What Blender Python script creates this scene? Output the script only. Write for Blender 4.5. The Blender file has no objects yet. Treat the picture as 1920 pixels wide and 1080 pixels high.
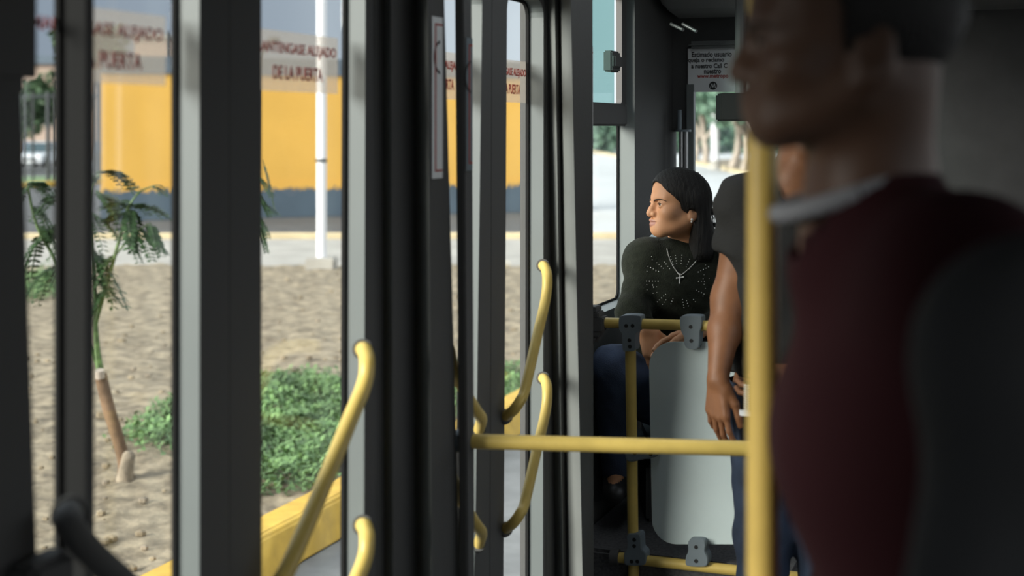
import bpy, bmesh, math, random
import numpy as np
from mathutils import Vector, Matrix, noise
from mathutils.bvhtree import BVHTree
random.seed(4)
SC = bpy.context.scene
C = SC.collection

# ------------------------------------------------------------------ camera, world, sun, exposure
FPX, CAMZ, HOR = 2666.667, 1.6, 240.0
cam_d = bpy.data.cameras.new('camera'); cam = bpy.data.objects.new('camera', cam_d); C.objects.link(cam)
cam.location = (0, 0, CAMZ); cam.rotation_euler = (math.pi/2, 0, 0)
cam_d.sensor_width = 36; cam_d.lens = 50; cam_d.shift_y = -(540-HOR)/1920
cam_d.clip_start = .05; cam_d.clip_end = 500
cam_d.dof.use_dof = True; cam_d.dof.focus_distance = 4.6; cam_d.dof.aperture_fstop = 2.6
SC.camera = cam
w = bpy.data.worlds.new('world'); SC.world = w; w.use_nodes = True
nt = w.node_tree; nt.nodes.clear()
wo = nt.nodes.new('ShaderNodeOutputWorld'); bg = nt.nodes.new('ShaderNodeBackground')
tc = nt.nodes.new('ShaderNodeTexCoord'); sx = nt.nodes.new('ShaderNodeSeparateXYZ'); rp = nt.nodes.new('ShaderNodeValToRGB')
nt.links.new(tc.outputs['Generated'], sx.inputs[0]); nt.links.new(sx.outputs['Z'], rp.inputs[0])
def sky_ramp(*el):
    r = nt.nodes.new('ShaderNodeValToRGB')
    while len(r.color_ramp.elements) < len(el): r.color_ramp.elements.new(.5)
    for e_, (p_, c_) in zip(r.color_ramp.elements, el): e_.position = p_; e_.color = (*c_, 1)
    return r
rp.color_ramp.elements[0].position = .10; rp.color_ramp.elements[1].position = .40      # low haze to bright cloud overhead
az = sky_ramp((.30, (.16, .19, .235)), (.42, (.22, .255, .30)), (.52, (.46, .50, .54)), (.62, (.62, .66, .69)))
mr = nt.nodes.new('ShaderNodeMapRange'); mr.inputs[1].default_value = -1; mr.inputs[2].default_value = 1
nt.links.new(sx.outputs['X'], mr.inputs[0]); nt.links.new(mr.outputs[0], az.inputs[0])
mx = nt.nodes.new('ShaderNodeMix'); mx.data_type = 'RGBA'
rp.color_ramp.elements[0].color = (0, 0, 0, 1); rp.color_ramp.elements[1].color = (1, 1, 1, 1)
nt.links.new(rp.outputs[0], mx.inputs[0]); nt.links.new(az.outputs[0], mx.inputs[6]); mx.inputs[7].default_value = (.74, .80, .87, 1)
nt.links.new(mx.outputs[2], bg.inputs[0]); bg.inputs[1].default_value = 1.0
nt.links.new(bg.outputs[0], wo.inputs[0])
sun_d = bpy.data.lights.new('sun', 'SUN'); sun_d.energy = 4.6; sun_d.angle = math.radians(32); sun_d.color = (1, .95, .86)
sun = bpy.data.objects.new('sun', sun_d); C.objects.link(sun)
SUN_FROM = Vector((-.78, -.50, .30))
sun.rotation_euler = SUN_FROM.to_track_quat('Z', 'Y').to_euler(); sun.location = SUN_FROM*50
SC.view_settings.view_transform = 'Standard'; SC.view_settings.look = 'None'
SC.view_settings.exposure = 0.9; SC.view_settings.gamma = 1.0; SC.view_settings.use_curve_mapping = False

# ------------------------------------------------------------------ coordinates
def P(px, py, D): return Vector(((px-960)/FPX*D, D, CAMZ-(py-HOR)/FPX*D))
GZ = -.7
def G(px, py, z=GZ):
    D = FPX*(CAMZ-z)/(py-HOR); return Vector(((px-960)/FPX*D, D, z))
TH = math.radians(20.67)
FD = Vector((math.sin(TH), math.cos(TH), 0)); RD = Vector((math.cos(TH), -math.sin(TH), 0))
B0 = Vector((-.29, 2.87, 0))
def B(s, l, z): return B0+FD*s+RD*l+Vector((0, 0, z))
def S(px, l=0.0):                      # where a sight line meets the plane at lateral l along the bus wall
    k = (px-960)/FPX; b = B0+RD*l
    return (k*b.y-b.x)/(FD.x-k*FD.y)
def Dsl(s, l): return (B0+FD*s+RD*l).y
def Lf(px, s):
    k = (px-960)/FPX; b = B0+FD*s
    return (k*b.y-b.x)/(RD.x-k*RD.y)
def lean(pt, pb, l=0.0):               # s as a function of z for an edge seen at pt (picture top) and pb (picture bottom)
    st, sb = S(pt, l), S(pb, l); D = Dsl((st+sb)/2, l)
    zt, zb = CAMZ+HOR/FPX*D, CAMZ-(1080-HOR)/FPX*D
    return lambda z: sb+(st-sb)*(z-zb)/(zt-zb)
def ZY(py, D): return CAMZ-(py-HOR)/FPX*D

# ------------------------------------------------------------------ materials
def mat(name, col, rough=.6, metal=0.0, bump=0.0, bscale=40, var=0.0, vscale=8, spec=.5, sheen=0, coat=0, trans=0, sss=0, col2=None, detail=4, stretch=None):
    m = bpy.data.materials.new(name); m.use_nodes = True; n = m.node_tree.nodes; L = m.node_tree.links
    b = n['Principled BSDF']; b.inputs['Base Color'].default_value = (*col, 1); b.inputs['Roughness'].default_value = rough
    b.inputs['Metallic'].default_value = metal; b.inputs['Specular IOR Level'].default_value = spec
    if coat: b.inputs['Coat Weight'].default_value = coat; b.inputs['Coat Roughness'].default_value = .15
    if sheen: b.inputs['Sheen Weight'].default_value = sheen
    if sss: b.inputs['Subsurface Weight'].default_value = sss; b.inputs['Subsurface Radius'].default_value = (.01, .004, .002)
    t = n.new('ShaderNodeTexCoord'); src = t.outputs['Object']
    if stretch:
        mp = n.new('ShaderNodeMapping'); mp.inputs['Scale'].default_value = stretch; L.new(src, mp.inputs[0]); src = mp.outputs[0]
    if var or col2:
        x = n.new('ShaderNodeTexNoise'); x.inputs['Scale'].default_value = vscale; x.inputs['Detail'].default_value = detail; L.new(src, x.inputs['Vector'])
        r = n.new('ShaderNodeValToRGB'); L.new(x.outputs['Fac'], r.inputs[0])
        c2 = col2 or tuple(min(1, c*(1+var)) for c in col); c1 = col if col2 else tuple(c*(1-var) for c in col)
        r.color_ramp.elements[0].position = .35; r.color_ramp.elements[0].color = (*c1, 1)
        r.color_ramp.elements[1].position = .65; r.color_ramp.elements[1].color = (*c2, 1)
        L.new(r.outputs[0], b.inputs['Base Color'])
    if bump:
        x = n.new('ShaderNodeTexNoise'); x.inputs['Scale'].default_value = bscale; x.inputs['Detail'].default_value = 6; L.new(src, x.inputs['Vector'])
        bn = n.new('ShaderNodeBump'); bn.inputs['Strength'].default_value = bump; bn.inputs['Distance'].default_value = .01
        L.new(x.outputs['Fac'], bn.inputs['Height']); L.new(bn.outputs[0], b.inputs['Normal'])
    return m
def glass_mat(name, tint, gl=.06, haze=0.0, hcol=(.8, .8, .8)):
    m = bpy.data.materials.new(name); m.use_nodes = True; n = m.node_tree.nodes; L = m.node_tree.links; n.clear()
    o = n.new('ShaderNodeOutputMaterial'); tr = n.new('ShaderNodeBsdfTransparent'); tr.inputs[0].default_value = (*tint, 1)
    g = n.new('ShaderNodeBsdfGlossy'); g.inputs['Roughness'].default_value = .03
    x = n.new('ShaderNodeMixShader'); x.inputs[0].default_value = gl; L.new(tr.outputs[0], x.inputs[1]); L.new(g.outputs[0], x.inputs[2])
    out = x
    if haze:
        d = n.new('ShaderNodeBsdfTranslucent'); d.inputs[0].default_value = (*hcol, 1); d2 = n.new('ShaderNodeBsdfDiffuse'); d2.inputs[0].default_value = (*hcol, 1)
        dd = n.new('ShaderNodeMixShader'); dd.inputs[0].default_value = .35; L.new(d.outputs[0], dd.inputs[1]); L.new(d2.outputs[0], dd.inputs[2])
        y = n.new('ShaderNodeMixShader'); y.inputs[0].default_value = haze; L.new(x.outputs[0], y.inputs[1]); L.new(dd.outputs[0], y.inputs[2]); out = y
    L.new(out.outputs[0], o.inputs[0]); return m
M = dict(
    black=mat('black_rubber', (.11, .11, .108), .75, bump=.05, spec=.3),
    lining=mat('front_lining', (.075, .075, .074), .7, var=.1),
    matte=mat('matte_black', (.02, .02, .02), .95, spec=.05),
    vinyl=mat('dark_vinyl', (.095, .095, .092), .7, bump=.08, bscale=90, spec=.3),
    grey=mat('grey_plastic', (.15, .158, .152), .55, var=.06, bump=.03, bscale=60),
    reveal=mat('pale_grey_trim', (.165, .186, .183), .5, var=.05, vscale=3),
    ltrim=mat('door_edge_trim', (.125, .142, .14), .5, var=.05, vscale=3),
    brow=mat('brow_hair', (.045, .028, .02), .8),
    panel=mat('grey_panel', (.68, .79, .79), .5, var=.04, vscale=5, bump=.02, bscale=300),
    yellow=mat('yellow_powder_coat', (.70, .51, .135), .38, var=.06, vscale=20, bump=.02, bscale=200),
    clamp=mat('grey_clamp_plastic', (.19, .23, .255), .5, bump=.05, bscale=200),
    screw=mat('screw_recess', (.012, .012, .012), .5),
    ceil=mat('dark_ceiling', (.16, .16, .157), .6, var=.1),
    floor=mat('bus_floor', (.10, .10, .102), .7, var=.3, vscale=120),
    interior=mat('bus_lining', (.03, .03, .03), .6, var=.1),
    steel=mat('brushed_steel', (.45, .45, .45), .35, metal=.8),
    glass=glass_mat('clear_glass', (.93, .95, .95)),
    teal=glass_mat('tinted_glass', (.60, .76, .74)),
    film=glass_mat('warning_film', (.80, .78, .76), .02, .21, (.80, .74, .66)),
    redink=mat('red_ink', (.42, .045, .03), .6),
    paper=mat('white_paper', (.84, .86, .86), .6),
    ink=mat('black_ink', (.02, .02, .02), .6),
    seat=mat('grey_blue_seat', (.20, .25, .28), .5, bump=.03),
    strap=mat('orange_strap', (.45, .18, .02), .5),
    # people
    skin=mat('tan_skin', (.58, .29, .15), .56, var=.05, vscale=25, bump=.05, bscale=350, sss=.08),
    lips=mat('lips', (.42, .19, .14), .4, bump=.05, bscale=200),
    mskin=mat('brown_skin', (.285, .122, .054), .5, var=.08, vscale=30, bump=.08, bscale=300),
    hair=mat('black_hair', (.016, .015, .014), .5, bump=.6, bscale=40, stretch=(8, 8, .6), spec=.25),
    eyewhite=mat('eye_white', (.62, .58, .54), .25), iris=mat('iris', (.02, .01, .006), .1),
    sweater=mat('dark_green_knit', (.014, .0165, .011), .95, bump=.5, bscale=260, spec=.15, sheen=.05, var=.2, vscale=60),
    jeans=mat('blue_denim', (.045, .065, .115), .85, bump=.25, bscale=300, var=.35, vscale=7),
    djeans=mat('dark_denim', (.028, .042, .075), .85, bump=.25, bscale=300, var=.4, vscale=7),
    tee=mat('black_cotton', (.032, .032, .031), .9, bump=.2, bscale=120, spec=.2),
    maroon=mat('maroon_cotton', (.034, .009, .012), .9, bump=.2, bscale=150, spec=.2),
    collar=mat('white_collar', (.32, .34, .37), .85, bump=.1),
    jacket=mat('black_jacket', (.06, .06, .06), .8, bump=.2, bscale=60, spec=.3),
    shade_skin=mat('shade_darkened_skin', (.12, .066, .042), .5, var=.08, vscale=30, bump=.05, bscale=300),  # shade on the near passengers is put into this skin colour
    bjacket=mat('charcoal_jacket', (.08, .08, .08), .85, bump=.2, bscale=60, spec=.3),
    bag=mat('black_nylon', (.026, .026, .026), .7, bump=.25, bscale=150, spec=.3),
    shoe=mat('black_leather', (.02, .02, .02), .45),
    silver=mat('silver', (.88, .87, .84), .3, metal=.35),
    stone=mat('rhinestone', (.95, .95, .92), .15, spec=1.0, coat=1),
    # outside
    dirt=mat('dry_soil', (.155, .122, .08), .95, col2=(.37, .30, .20), vscale=6.5, bump=1.0, bscale=22, detail=15),
    stump=mat('grey_bark', (.25, .205, .15), .95, bump=.7, bscale=30, var=.35, vscale=14),
    conc=mat('pale_concrete', (.40, .375, .33), .9, var=.12, vscale=1.5, bump=.2, bscale=20),
    asphalt=mat('asphalt', (.085, .085, .085), .9, var=.18, vscale=3, bump=.2, bscale=60),
    lot=mat('pale_road', (.52, .53, .52), .85, var=.06, vscale=.3),
    apron=mat('grey_paving', (.22, .22, .215), .9, var=.12, vscale=5),
    kerb=mat('yellow_kerb_paint', (.66, .40, .055), .7, var=.12, vscale=9, bump=.2, bscale=30),
    kline=mat('faded_kerb_paint', (.60, .49, .30), .8, var=.15, vscale=2),
    ywall=mat('yellow_wall_paint', (.80, .45, .085), .8, var=.035, vscale=.8, bump=.1, bscale=6),
    bwall=mat('slate_wall_paint', (.085, .118, .15), .8, var=.08, vscale=1),
    cap=mat('grey_wall_cap', (.11, .14, .17), .8, var=.1),
    beige=mat('beige_plaster', (.42, .31, .24), .85, var=.1),
    white=mat('white_paint', (.80, .80, .82), .5),
    leaf=mat('leaf_green', (.04, .085, .028), .6, var=.4, vscale=30),
    leaf2=mat('young_leaf', (.10, .17, .05), .55, var=.4, vscale=20),
    cover=mat('ground_cover_green', (.14, .24, .085), .65, var=.5, vscale=5),
    treeleaf=mat('tree_leaf', (.13, .22, .15), .7, var=.5, vscale=1.5),
    bark=mat('brown_bark', (.17, .105, .06), .9, bump=.6, bscale=25, var=.3, vscale=10),
    paleb=mat('pale_bark', (.42, .36, .30), .9, bump=.4, bscale=8, var=.2, vscale=3),
    lime=mat('limewashed_bark', (.55, .52, .48), .9, bump=.5, bscale=20),
    hedge=mat('dark_hedge', (.03, .045, .03), .9, var=.5, vscale=1),
    iron=mat('dark_iron', (.03, .035, .038), .6), carpaint=mat('car_paint', (.72, .74, .76), .25, coat=1), carglass=mat('car_glass', (.03, .06, .07), .1),
    lamp=mat('headlight', (.85, .86, .88), .1, coat=1), tyre=mat('tyre', (.02, .02, .02), .8),
)

M['lit'] = bpy.data.materials.new('fill_glow'); M['lit'].use_nodes = True  # glow of the added ceiling fill strip
_b = M['lit'].node_tree.nodes['Principled BSDF']; _b.inputs['Emission Color'].default_value = (.88, .95, 1, 1); _b.inputs['Emission Strength'].default_value = 1.9
# ------------------------------------------------------------------ helpers
class MB:
    def __init__(s): s.v = []; s.f = []; s.m = []
    def add(s, vs, fs, mi=0):
        o = len(s.v); s.v += [tuple(v) for v in vs]
        for f in fs: s.f.append(tuple(i+o for i in f)); s.m.append(mi)
    def quad(s, a, b, c, d, mi=0): s.add([a, b, c, d], [(0, 1, 2, 3)], mi)
    def hexa(s, p, mi=0):              # p: 4 bottom, 4 top, same order
        s.add(p, [(3, 2, 1, 0), (4, 5, 6, 7), (0, 1, 5, 4), (1, 2, 6, 5), (2, 3, 7, 6), (3, 0, 4, 7)], mi)
    def box(s, c, sx, sy, sz, ax=None, mi=0):
        X, Y, Z = ax or (Vector((1, 0, 0)), Vector((0, 1, 0)), Vector((0, 0, 1)))
        c = Vector(c); s.hexa([c+X*(a*sx/2)+Y*(b*sy/2)+Z*(e*sz/2) for e in (-1, 1) for a, b in ((-1, -1), (1, -1), (1, 1), (-1, 1))], mi)
    def bbox(s, s0, s1, l0, l1, z0, z1, mi=0):
        s.hexa([B(a, b, z) for z in (z0, z1) for a, b in ((s0, l0), (s1, l0), (s1, l1), (s0, l1))], mi)
    def tube(s, pts, r, n=12, mi=0, caps=True):
        pts = [Vector(p) for p in pts]; N = len(pts)
        rr = r if isinstance(r, (list, tuple)) else [r]*N
        up = None; rings = []
        for i, p in enumerate(pts):
            t = (pts[min(i+1, N-1)]-pts[max(i-1, 0)]).normalized()
            if up is None:
                up = Vector((0, 0, 1)) if abs(t.z) < .9 else Vector((1, 0, 0))
            u = (up-t*up.dot(t)).normalized(); v = t.cross(u); up = u
            rings.append([p+(u*math.cos(2*math.pi*k/n)+v*math.sin(2*math.pi*k/n))*rr[i] for k in range(n)])
        o = len(s.v)
        for R_ in rings: s.v += [tuple(q) for q in R_]
        for i in range(N-1):
            for k in range(n):
                s.f.append((o+i*n+k, o+i*n+(k+1) % n, o+(i+1)*n+(k+1) % n, o+(i+1)*n+k)); s.m.append(mi)
        if caps:
            s.f.append(tuple(o+k for k in reversed(range(n)))); s.m.append(mi)
            s.f.append(tuple(o+(N-1)*n+k for k in range(n))); s.m.append(mi)
    def prism(s, outline, ext, mi=0):  # outline: 3d points, ext: vector
        n = len(outline); a = [Vector(p) for p in outline]; b = [p+Vector(ext) for p in a]
        s.add(a+b, [tuple(range(n)), tuple(reversed(range(n, 2*n)))]+[(i, n+i, n+(i+1) % n, (i+1) % n) for i in range(n)], mi)
    def sphere(s, c, r, n=10, mi=0, sc=(1, 1, 1), rot=None):
        c = Vector(c); vs = []; fs = []
        for i in range(n//2+1):
            ph = math.pi*i/(n//2)
            for k in range(n):
                v = Vector((math.sin(ph)*math.cos(2*math.pi*k/n)*sc[0], math.sin(ph)*math.sin(2*math.pi*k/n)*sc[1], math.cos(ph)*sc[2]))*r
                vs.append(c+(rot @ v if rot else v))
        for i in range(n//2):
            for k in range(n): fs.append((i*n+k, (i+1)*n+k, (i+1)*n+(k+1) % n, i*n+(k+1) % n))
        s.add(vs, fs, mi)
    def build(s, name, mats, parent=None, smooth=False, bevel=0, seg=2, origin=None):
        me = bpy.data.meshes.new(name); me.from_pydata(s.v, [], s.f)
        for m in (mats if isinstance(mats, (list, tuple)) else [mats]): me.materials.append(m)
        me.polygons.foreach_set('material_index', s.m)
        bm = bmesh.new(); bm.from_mesh(me); bmesh.ops.remove_doubles(bm, verts=bm.verts, dist=1e-6)
        bmesh.ops.recalc_face_normals(bm, faces=bm.faces)
        if bevel:
            es = [e for e in bm.edges if len(e.link_faces) == 2 and e.calc_face_angle(0) > .5]
            bmesh.ops.bevel(bm, geom=es, offset=bevel, segments=seg, affect='EDGES', clamp_overlap=True)
        for f in bm.faces: f.smooth = smooth
        if smooth:
            for e in bm.edges:
                if len(e.link_faces) == 2 and e.calc_face_angle(0) > 0.75: e.smooth = False
        bm.to_mesh(me); bm.free()
        o = bpy.data.objects.new(name, me); C.objects.link(o)
        if parent: attach(o, parent)
        return o
def attach(o, parent):
    o.parent = parent; o.matrix_parent_inverse = parent.matrix_world.inverted() if parent.type != 'EMPTY' else Matrix.Translation(-parent.location)
def tag(o, label=None, cat=None, group=None, kind=None):
    if label: o['label'] = label
    if cat: o['category'] = cat
    if group: o['group'] = group
    if kind: o['kind'] = kind
    return o
def empty(name, loc, label=None, cat=None, group=None, kind=None):
    o = bpy.data.objects.new(name, None); C.objects.link(o); o.location = loc; o.empty_display_size = .05
    return tag(o, label, cat, group, kind)
def smooth_path(pts, k=8):             # Catmull-Rom through the points
    pts = [Vector(p) for p in pts]; out = []
    for i in range(len(pts)-1):
        a, b, c, d = pts[max(i-1, 0)], pts[i], pts[i+1], pts[min(i+2, len(pts)-1)]
        for j in range(k):
            t = j/k; out.append(.5*((2*b)+(c-a)*t+(2*a-5*b+4*c-d)*t*t+(3*b-a-3*c+d)*t**3))
    return out+[pts[-1]]
def text(name, body, m, parent, o, xd, yd, wd, ht, off=.02, depth=.0008):
    cu = bpy.data.curves.new(name, 'FONT'); cu.body = body; cu.offset = off; cu.extrude = .5; cu.resolution_u = 3
    t = bpy.data.objects.new(name, cu); C.objects.link(t)
    me = bpy.data.meshes.new_from_object(t.evaluated_get(bpy.context.evaluated_depsgraph_get()))
    bpy.data.objects.remove(t); bpy.data.curves.remove(cu)
    n = len(me.vertices); co = np.empty(n*3); me.vertices.foreach_get('co', co); co = co.reshape(-1, 3)
    mn, mx = co.min(0), co.max(0); q = (co-mn)/(mx-mn)
    xd, yd = Vector(xd).normalized(), Vector(yd).normalized(); nd = xd.cross(yd)
    out = np.array(o)[None]+q[:, :1]*np.array(xd)*wd+q[:, 1:2]*np.array(yd)*ht+q[:, 2:]*np.array(nd)*depth
    me.vertices.foreach_set('co', out.ravel()); me.materials.clear(); me.materials.append(m); me.name = name
    ob = bpy.data.objects.new(name, me); C.objects.link(ob)
    if parent: attach(ob, parent)
    return ob
def struct(o): return tag(o, kind='structure')
UP = Vector((0, 0, 1))
# ------------------------------------------------------------------ bus shell
SF, SB, LR, ZC = 2.72, -5.2, 2.30, 2.25
EOUT = -.064 # outer skin of the left wall
m_ = MB(); m_.bbox(SB, SF+.1, -.13, LR+.1, -.12, 0); struct(m_.build('floor', M['floor']))
m_ = MB(); m_.bbox(SB, SF+.1, -.13, LR+.1, ZC, ZC+.12); struct(m_.build('ceiling', M['ceil']))
m_ = MB()                                      # right wall with a run of side windows
m_.bbox(SB, SF, LR, LR+.08, 0, 1.05); m_.bbox(SB, SF, LR, LR+.08, 1.85, ZC)
for a in (SB, -4.1, -2.7, -1.3, .1, 1.5, SF-.12): m_.bbox(a, a+.12, LR, LR+.08, 1.05, 1.85)
struct(m_.build('wall_right', M['interior']))
m_ = MB(); m_.bbox(SB-.08, SB, EOUT, LR+.08, 0, ZC); struct(m_.build('wall_back', M['interior']))

# left wall: solid stretch beside the camera, head panel, pillars, lower panel by the seat
lw = MB()
W0a, W0b = -2.35, -1.8                         # unseen opening behind the first leaf, added so sun reaches the grab pole
lw.bbox(SB, W0a, EOUT, 0, 0, ZC); lw.bbox(W0b, S(-60, 0), EOUT, 0, 0, ZC)
lw.bbox(W0a, W0b, EOUT, 0, 0, 1.0); lw.bbox(W0a, W0b, EOUT, 0, 1.95, ZC)
lw.bbox(S(-60), S(1022), EOUT, -.002, 2.06, ZC)
struct(lw.build('wall_left', M['vinyl']))

def profile_strip(cols, zs, closed_back):
    """cols: [(lean function, l)], lofted between heights zs; returns verts/faces"""
    pts = [[B(f(z), l, z) for f, l in cols] for z in zs]
    return pts
def stepped_pillar(name, steps, z0=0, z1=2.06):
    # steps: list of (pt, pb, l, grey) edge seen at pt/pb on lateral plane l; 'grey' colours the face that leads to the next edge
    mb = MB(); zs = [z0, .5, 1.0, 1.5, z1]
    for i in range(len(steps)-1):
        (a0, a1, la, g), (b0, b1, lb, _) = steps[i], steps[i+1]
        fa = lean(a0, a1, la); fb = lean(b0, b1, lb) if b0 is not None else fa
        for z, y in zip(zs, zs[1:]): mb.quad(B(fa(z), la, z), B(fb(z), lb, z), B(fb(y), lb, y), B(fa(y), la, y), 1 if g else 0)
    f0 = lean(steps[0][0], steps[0][1], steps[0][2]); fl = lean(steps[-1][0], steps[-1][1], steps[-1][2]) if steps[-1][0] is not None else None
    # close the back
    for z, y in zip(zs, zs[1:]):
        fe = fl or fb
        le = steps[-1][2]
        mb.quad(B(fe(z), le, z), B(fe(z), EOUT, z), B(fe(y), EOUT, y), B(fe(y), le, y))
        mb.quad(B(f0(z), EOUT, z), B(f0(z), 0, z), B(f0(y), 0, y), B(f0(y), EOUT, y))
        mb.quad(B(fe(z), EOUT, z), B(f0(z), EOUT, z), B(f0(y), EOUT, y), B(fe(y), EOUT, y))
    return mb.build(name, [M['vinyl'], M['grey']])  # shade put into colour: darker vinyl on inner faces, grey on lit steps
struct(stepped_pillar('trim_1', [(700, 706, 0, 0), (718, 722, 0, 1), (733, 737, .024, 0), (776, 782, .024, 1), (802, 810, .075, 0), (833, 862, .075, 0)]))
struct(stepped_pillar('trim_2', [(1021, 1023, 0, 0), (1026, 1042, 0, 1), (1040, 1056, .032, 0), (1048, 1063, .032, 1), (1070, 1092, .10, 0), (1111, 1113, .10, 0)]))

# window section of the left wall beside the seat
LW = -.06
fA = lambda z: 1.20
def ring(mb, hn, hf, hz0, hz1, on, of, oz0, oz1, l0, l1, r=.05, k=5, mi_face=0, mi_hole=1, mi_out=0):
    """frame with a rounded hole; hn/hf/on/of: functions s(z)"""
    w = (hf(1.2)-hn(1.2)); inn = []; out = []
    for cx, cz, a0, (ox, oz) in ((w-r, hz1-r, 0, (1, 1)), (r, hz1-r, 90, (0, 1)), (r, hz0+r, 180, (0, 0)), (w-r, hz0+r, 270, (1, 0))):
        for j in range(k+1):
            a = math.radians(a0+90*j/k); x, z = cx+r*math.cos(a), cz+r*math.sin(a)
            inn.append((hn(z)+(hf(z)-hn(z))*x/w, z)); oz_ = oz1 if oz else oz0
            out.append(((of if ox else on)(oz_), oz_))
    n = len(inn); vs = [B(a, l, z) for l in (l0, l1) for a, z in inn]+[B(a, l, z) for l in (l0, l1) for a, z in out]
    for i in range(n):
        j = (i+1) % n
        mb.add([vs[i], vs[j], vs[2*n+j], vs[2*n+i]], [(0, 1, 2, 3)], mi_face)
        mb.add([vs[n+i], vs[n+j], vs[3*n+j], vs[3*n+i]], [(3, 2, 1, 0)], mi_face)
        mb.add([vs[i], vs[n+i], vs[n+j], vs[j]], [(0, 1, 2, 3)], mi_hole)
        if out[i] != out[j]: mb.add([vs[2*n+i], vs[2*n+j], vs[3*n+j], vs[3*n+i]], [(0, 1, 2, 3)], mi_out)
cst = lambda v: (lambda z: v)
win_n, win_f = 1.36, S(1190, LW)
mb = MB(); ring(mb, cst(win_n), cst(win_f), 1.005, 2.06, cst(fA(0)), cst(SF), 0, ZC, LW, LW-.058, r=.03)
struct(mb.build('wall_left', [M['vinyl'], M['reveal']]))
wr = struct(empty('window_1', B((win_n+win_f)/2, LW-.06, 1.005)))
mb = MB(); ring(mb, cst(win_n+.006), cst(win_f-.008), 1.012, 2.055, cst(win_n-.03), cst(win_f+.03), .98, 2.09, LW-.058, LW-.0635, r=.03, mi_hole=0); mb.build('window_gasket', M['matte'], wr)
Dw = Dsl(win_f, LW)
zb0, zb1 = ZY(236, Dw-.15), ZY(195, Dw-.15)
mb = MB(); mb.bbox(win_n, win_f-.02, LW-.075, LW-.02, zb0, zb1); mb.build('sliding_rail', M['black'], wr, bevel=.006)
mb = MB(); mb.bbox(win_n, win_f, LW-.068, LW-.064, 1.0, zb0); mb.build('lower_pane', M['glass'], wr)
sa, sb_ = S(1114, LW-.05), S(1158, LW-.05)
mb = MB(); ring(mb, cst(S(1100, LW-.03)), cst(S(1166, LW-.03)), zb1+.003, 2.05, cst(S(1100, LW-.03)-.04), cst(S(1181, LW-.03)), zb1, 2.08, LW-.03, LW-.05, r=.015, mi_hole=0); sash = mb.build('sash', M['black'], wr)
mb = MB(); mb.bbox(sa-.10, S(1149, LW-.045), LW-.044, LW-.04, zb1, 2.06); mb.build('tinted_pane', M['teal'], sash)
mb = MB(); a, b = S(1139, LW-.03), S(1155, LW-.03); Dl = Dsl(a, LW); mb.bbox(a, b, LW-.045, LW-.015, ZY(134, Dl), ZY(94, Dl)); mb.bbox(a+.006, b-.006, LW-.02, LW-.006, ZY(126, Dl), ZY(102, Dl)); mb.build('window_latch', M['black'], sash, bevel=.005)

# front wall with a narrow side slit and the front window
f = MB()
l0 = LW-.08; la, lb = Lf(1261, SF), Lf(1275, SF); lc = Lf(1291, SF); ld = Lf(1500, SF)
def fz(py, px): return ZY(py, Dsl(SF, Lf(px, SF)))
zs0, zs1 = fz(500, 1268), fz(247, 1268); zw0, zw1 = fz(470, 1340), fz(158, 1340)
def fb(a, b, z0, z1): f.bbox(SF, SF+.06, a, b, z0, z1)
fb(l0, la, 0, ZC); fb(la, lb, 0, zs0); fb(la, lb, zs1, ZC); fb(lb, lc, 0, ZC); fb(lc, ld, 0, zw0); fb(lc, ld, zw1, ZC); fb(ld, LR+.08, 0, ZC)
struct(f.build('wall_front', M['lining']))
wf = struct(empty('window_2', B(SF+.03, (lc+ld)/2, zw0)))
mb = MB(); mb.bbox(SF+.025, SF+.03, lc, ld, zw0, zw1); mb.build('pane', M['glass'], wf)
mb = MB(); mb.bbox(SF-.02, SF+.02, lc, ld, fz(403, 1345), fz(391, 1345)); mb.build('window_rail', M['black'], wf)
mb = MB(); mb.bbox(SF-.02, SF+.02, lc, ld, fz(426, 1345), fz(418, 1345)); mb.build('window_rail', M['black'], wf)
mb = MB(); mb.bbox(SF-.03, SF, Lf(1291, SF), Lf(1304, SF), zw0, zw1); mb.build('window_post', M['reveal'], wf)
ws = struct(empty('window_3', B(SF+.03, (la+lb)/2, zs0)))
mb = MB(); mb.bbox(SF+.025, SF+.03, la, lb, zs0, zs1); mb.build('pane', M['glass'], ws)
# tubes in the front corner
g_ = empty('corner_rail', B(SF-.08, Lf(1281, SF-.08), 0), 'dark steel upright rail with a stepped collar in the front left corner', 'rail')
D_ = Dsl(SF-.08, Lf(1281, SF-.08))
mb = MB()
for px in (1277, 1286): mb.tube([P(px, 520, D_), P(px, 246, D_)], .008)
mb.build('upright', M['steel'], g_, smooth=True)
mb = MB(); mb.tube([P(1274, 206, D_), P(1274, 244, D_)], .008); mb.tube([P(1281, 243, D_), P(1281, 247, D_)], .03); mb.build('collar', M['clamp'], g_, smooth=True)
cl_ = empty('fill_light', B(1.1, .42, ZC-.03), 'unseen added fill light strip above the door side of the aisle', 'fill light')  # fill added out of view to brighten the partition and dark surfaces
mb = MB(); mb.bbox(.15, 2.05, .32, .34, ZC-.03, ZC); mb.bbox(.15, 2.05, .50, .52, ZC-.03, ZC); mb.bbox(.13, .15, .32, .52, ZC-.03, ZC); mb.bbox(2.05, 2.07, .32, .52, ZC-.03, ZC); mb.build('fill_frame', M['grey'], cl_)
mb = MB(); mb.bbox(.15, 2.05, .34, .50, ZC-.02, ZC-.001); mb.build('fill_panel', M['lit'], cl_)
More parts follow.
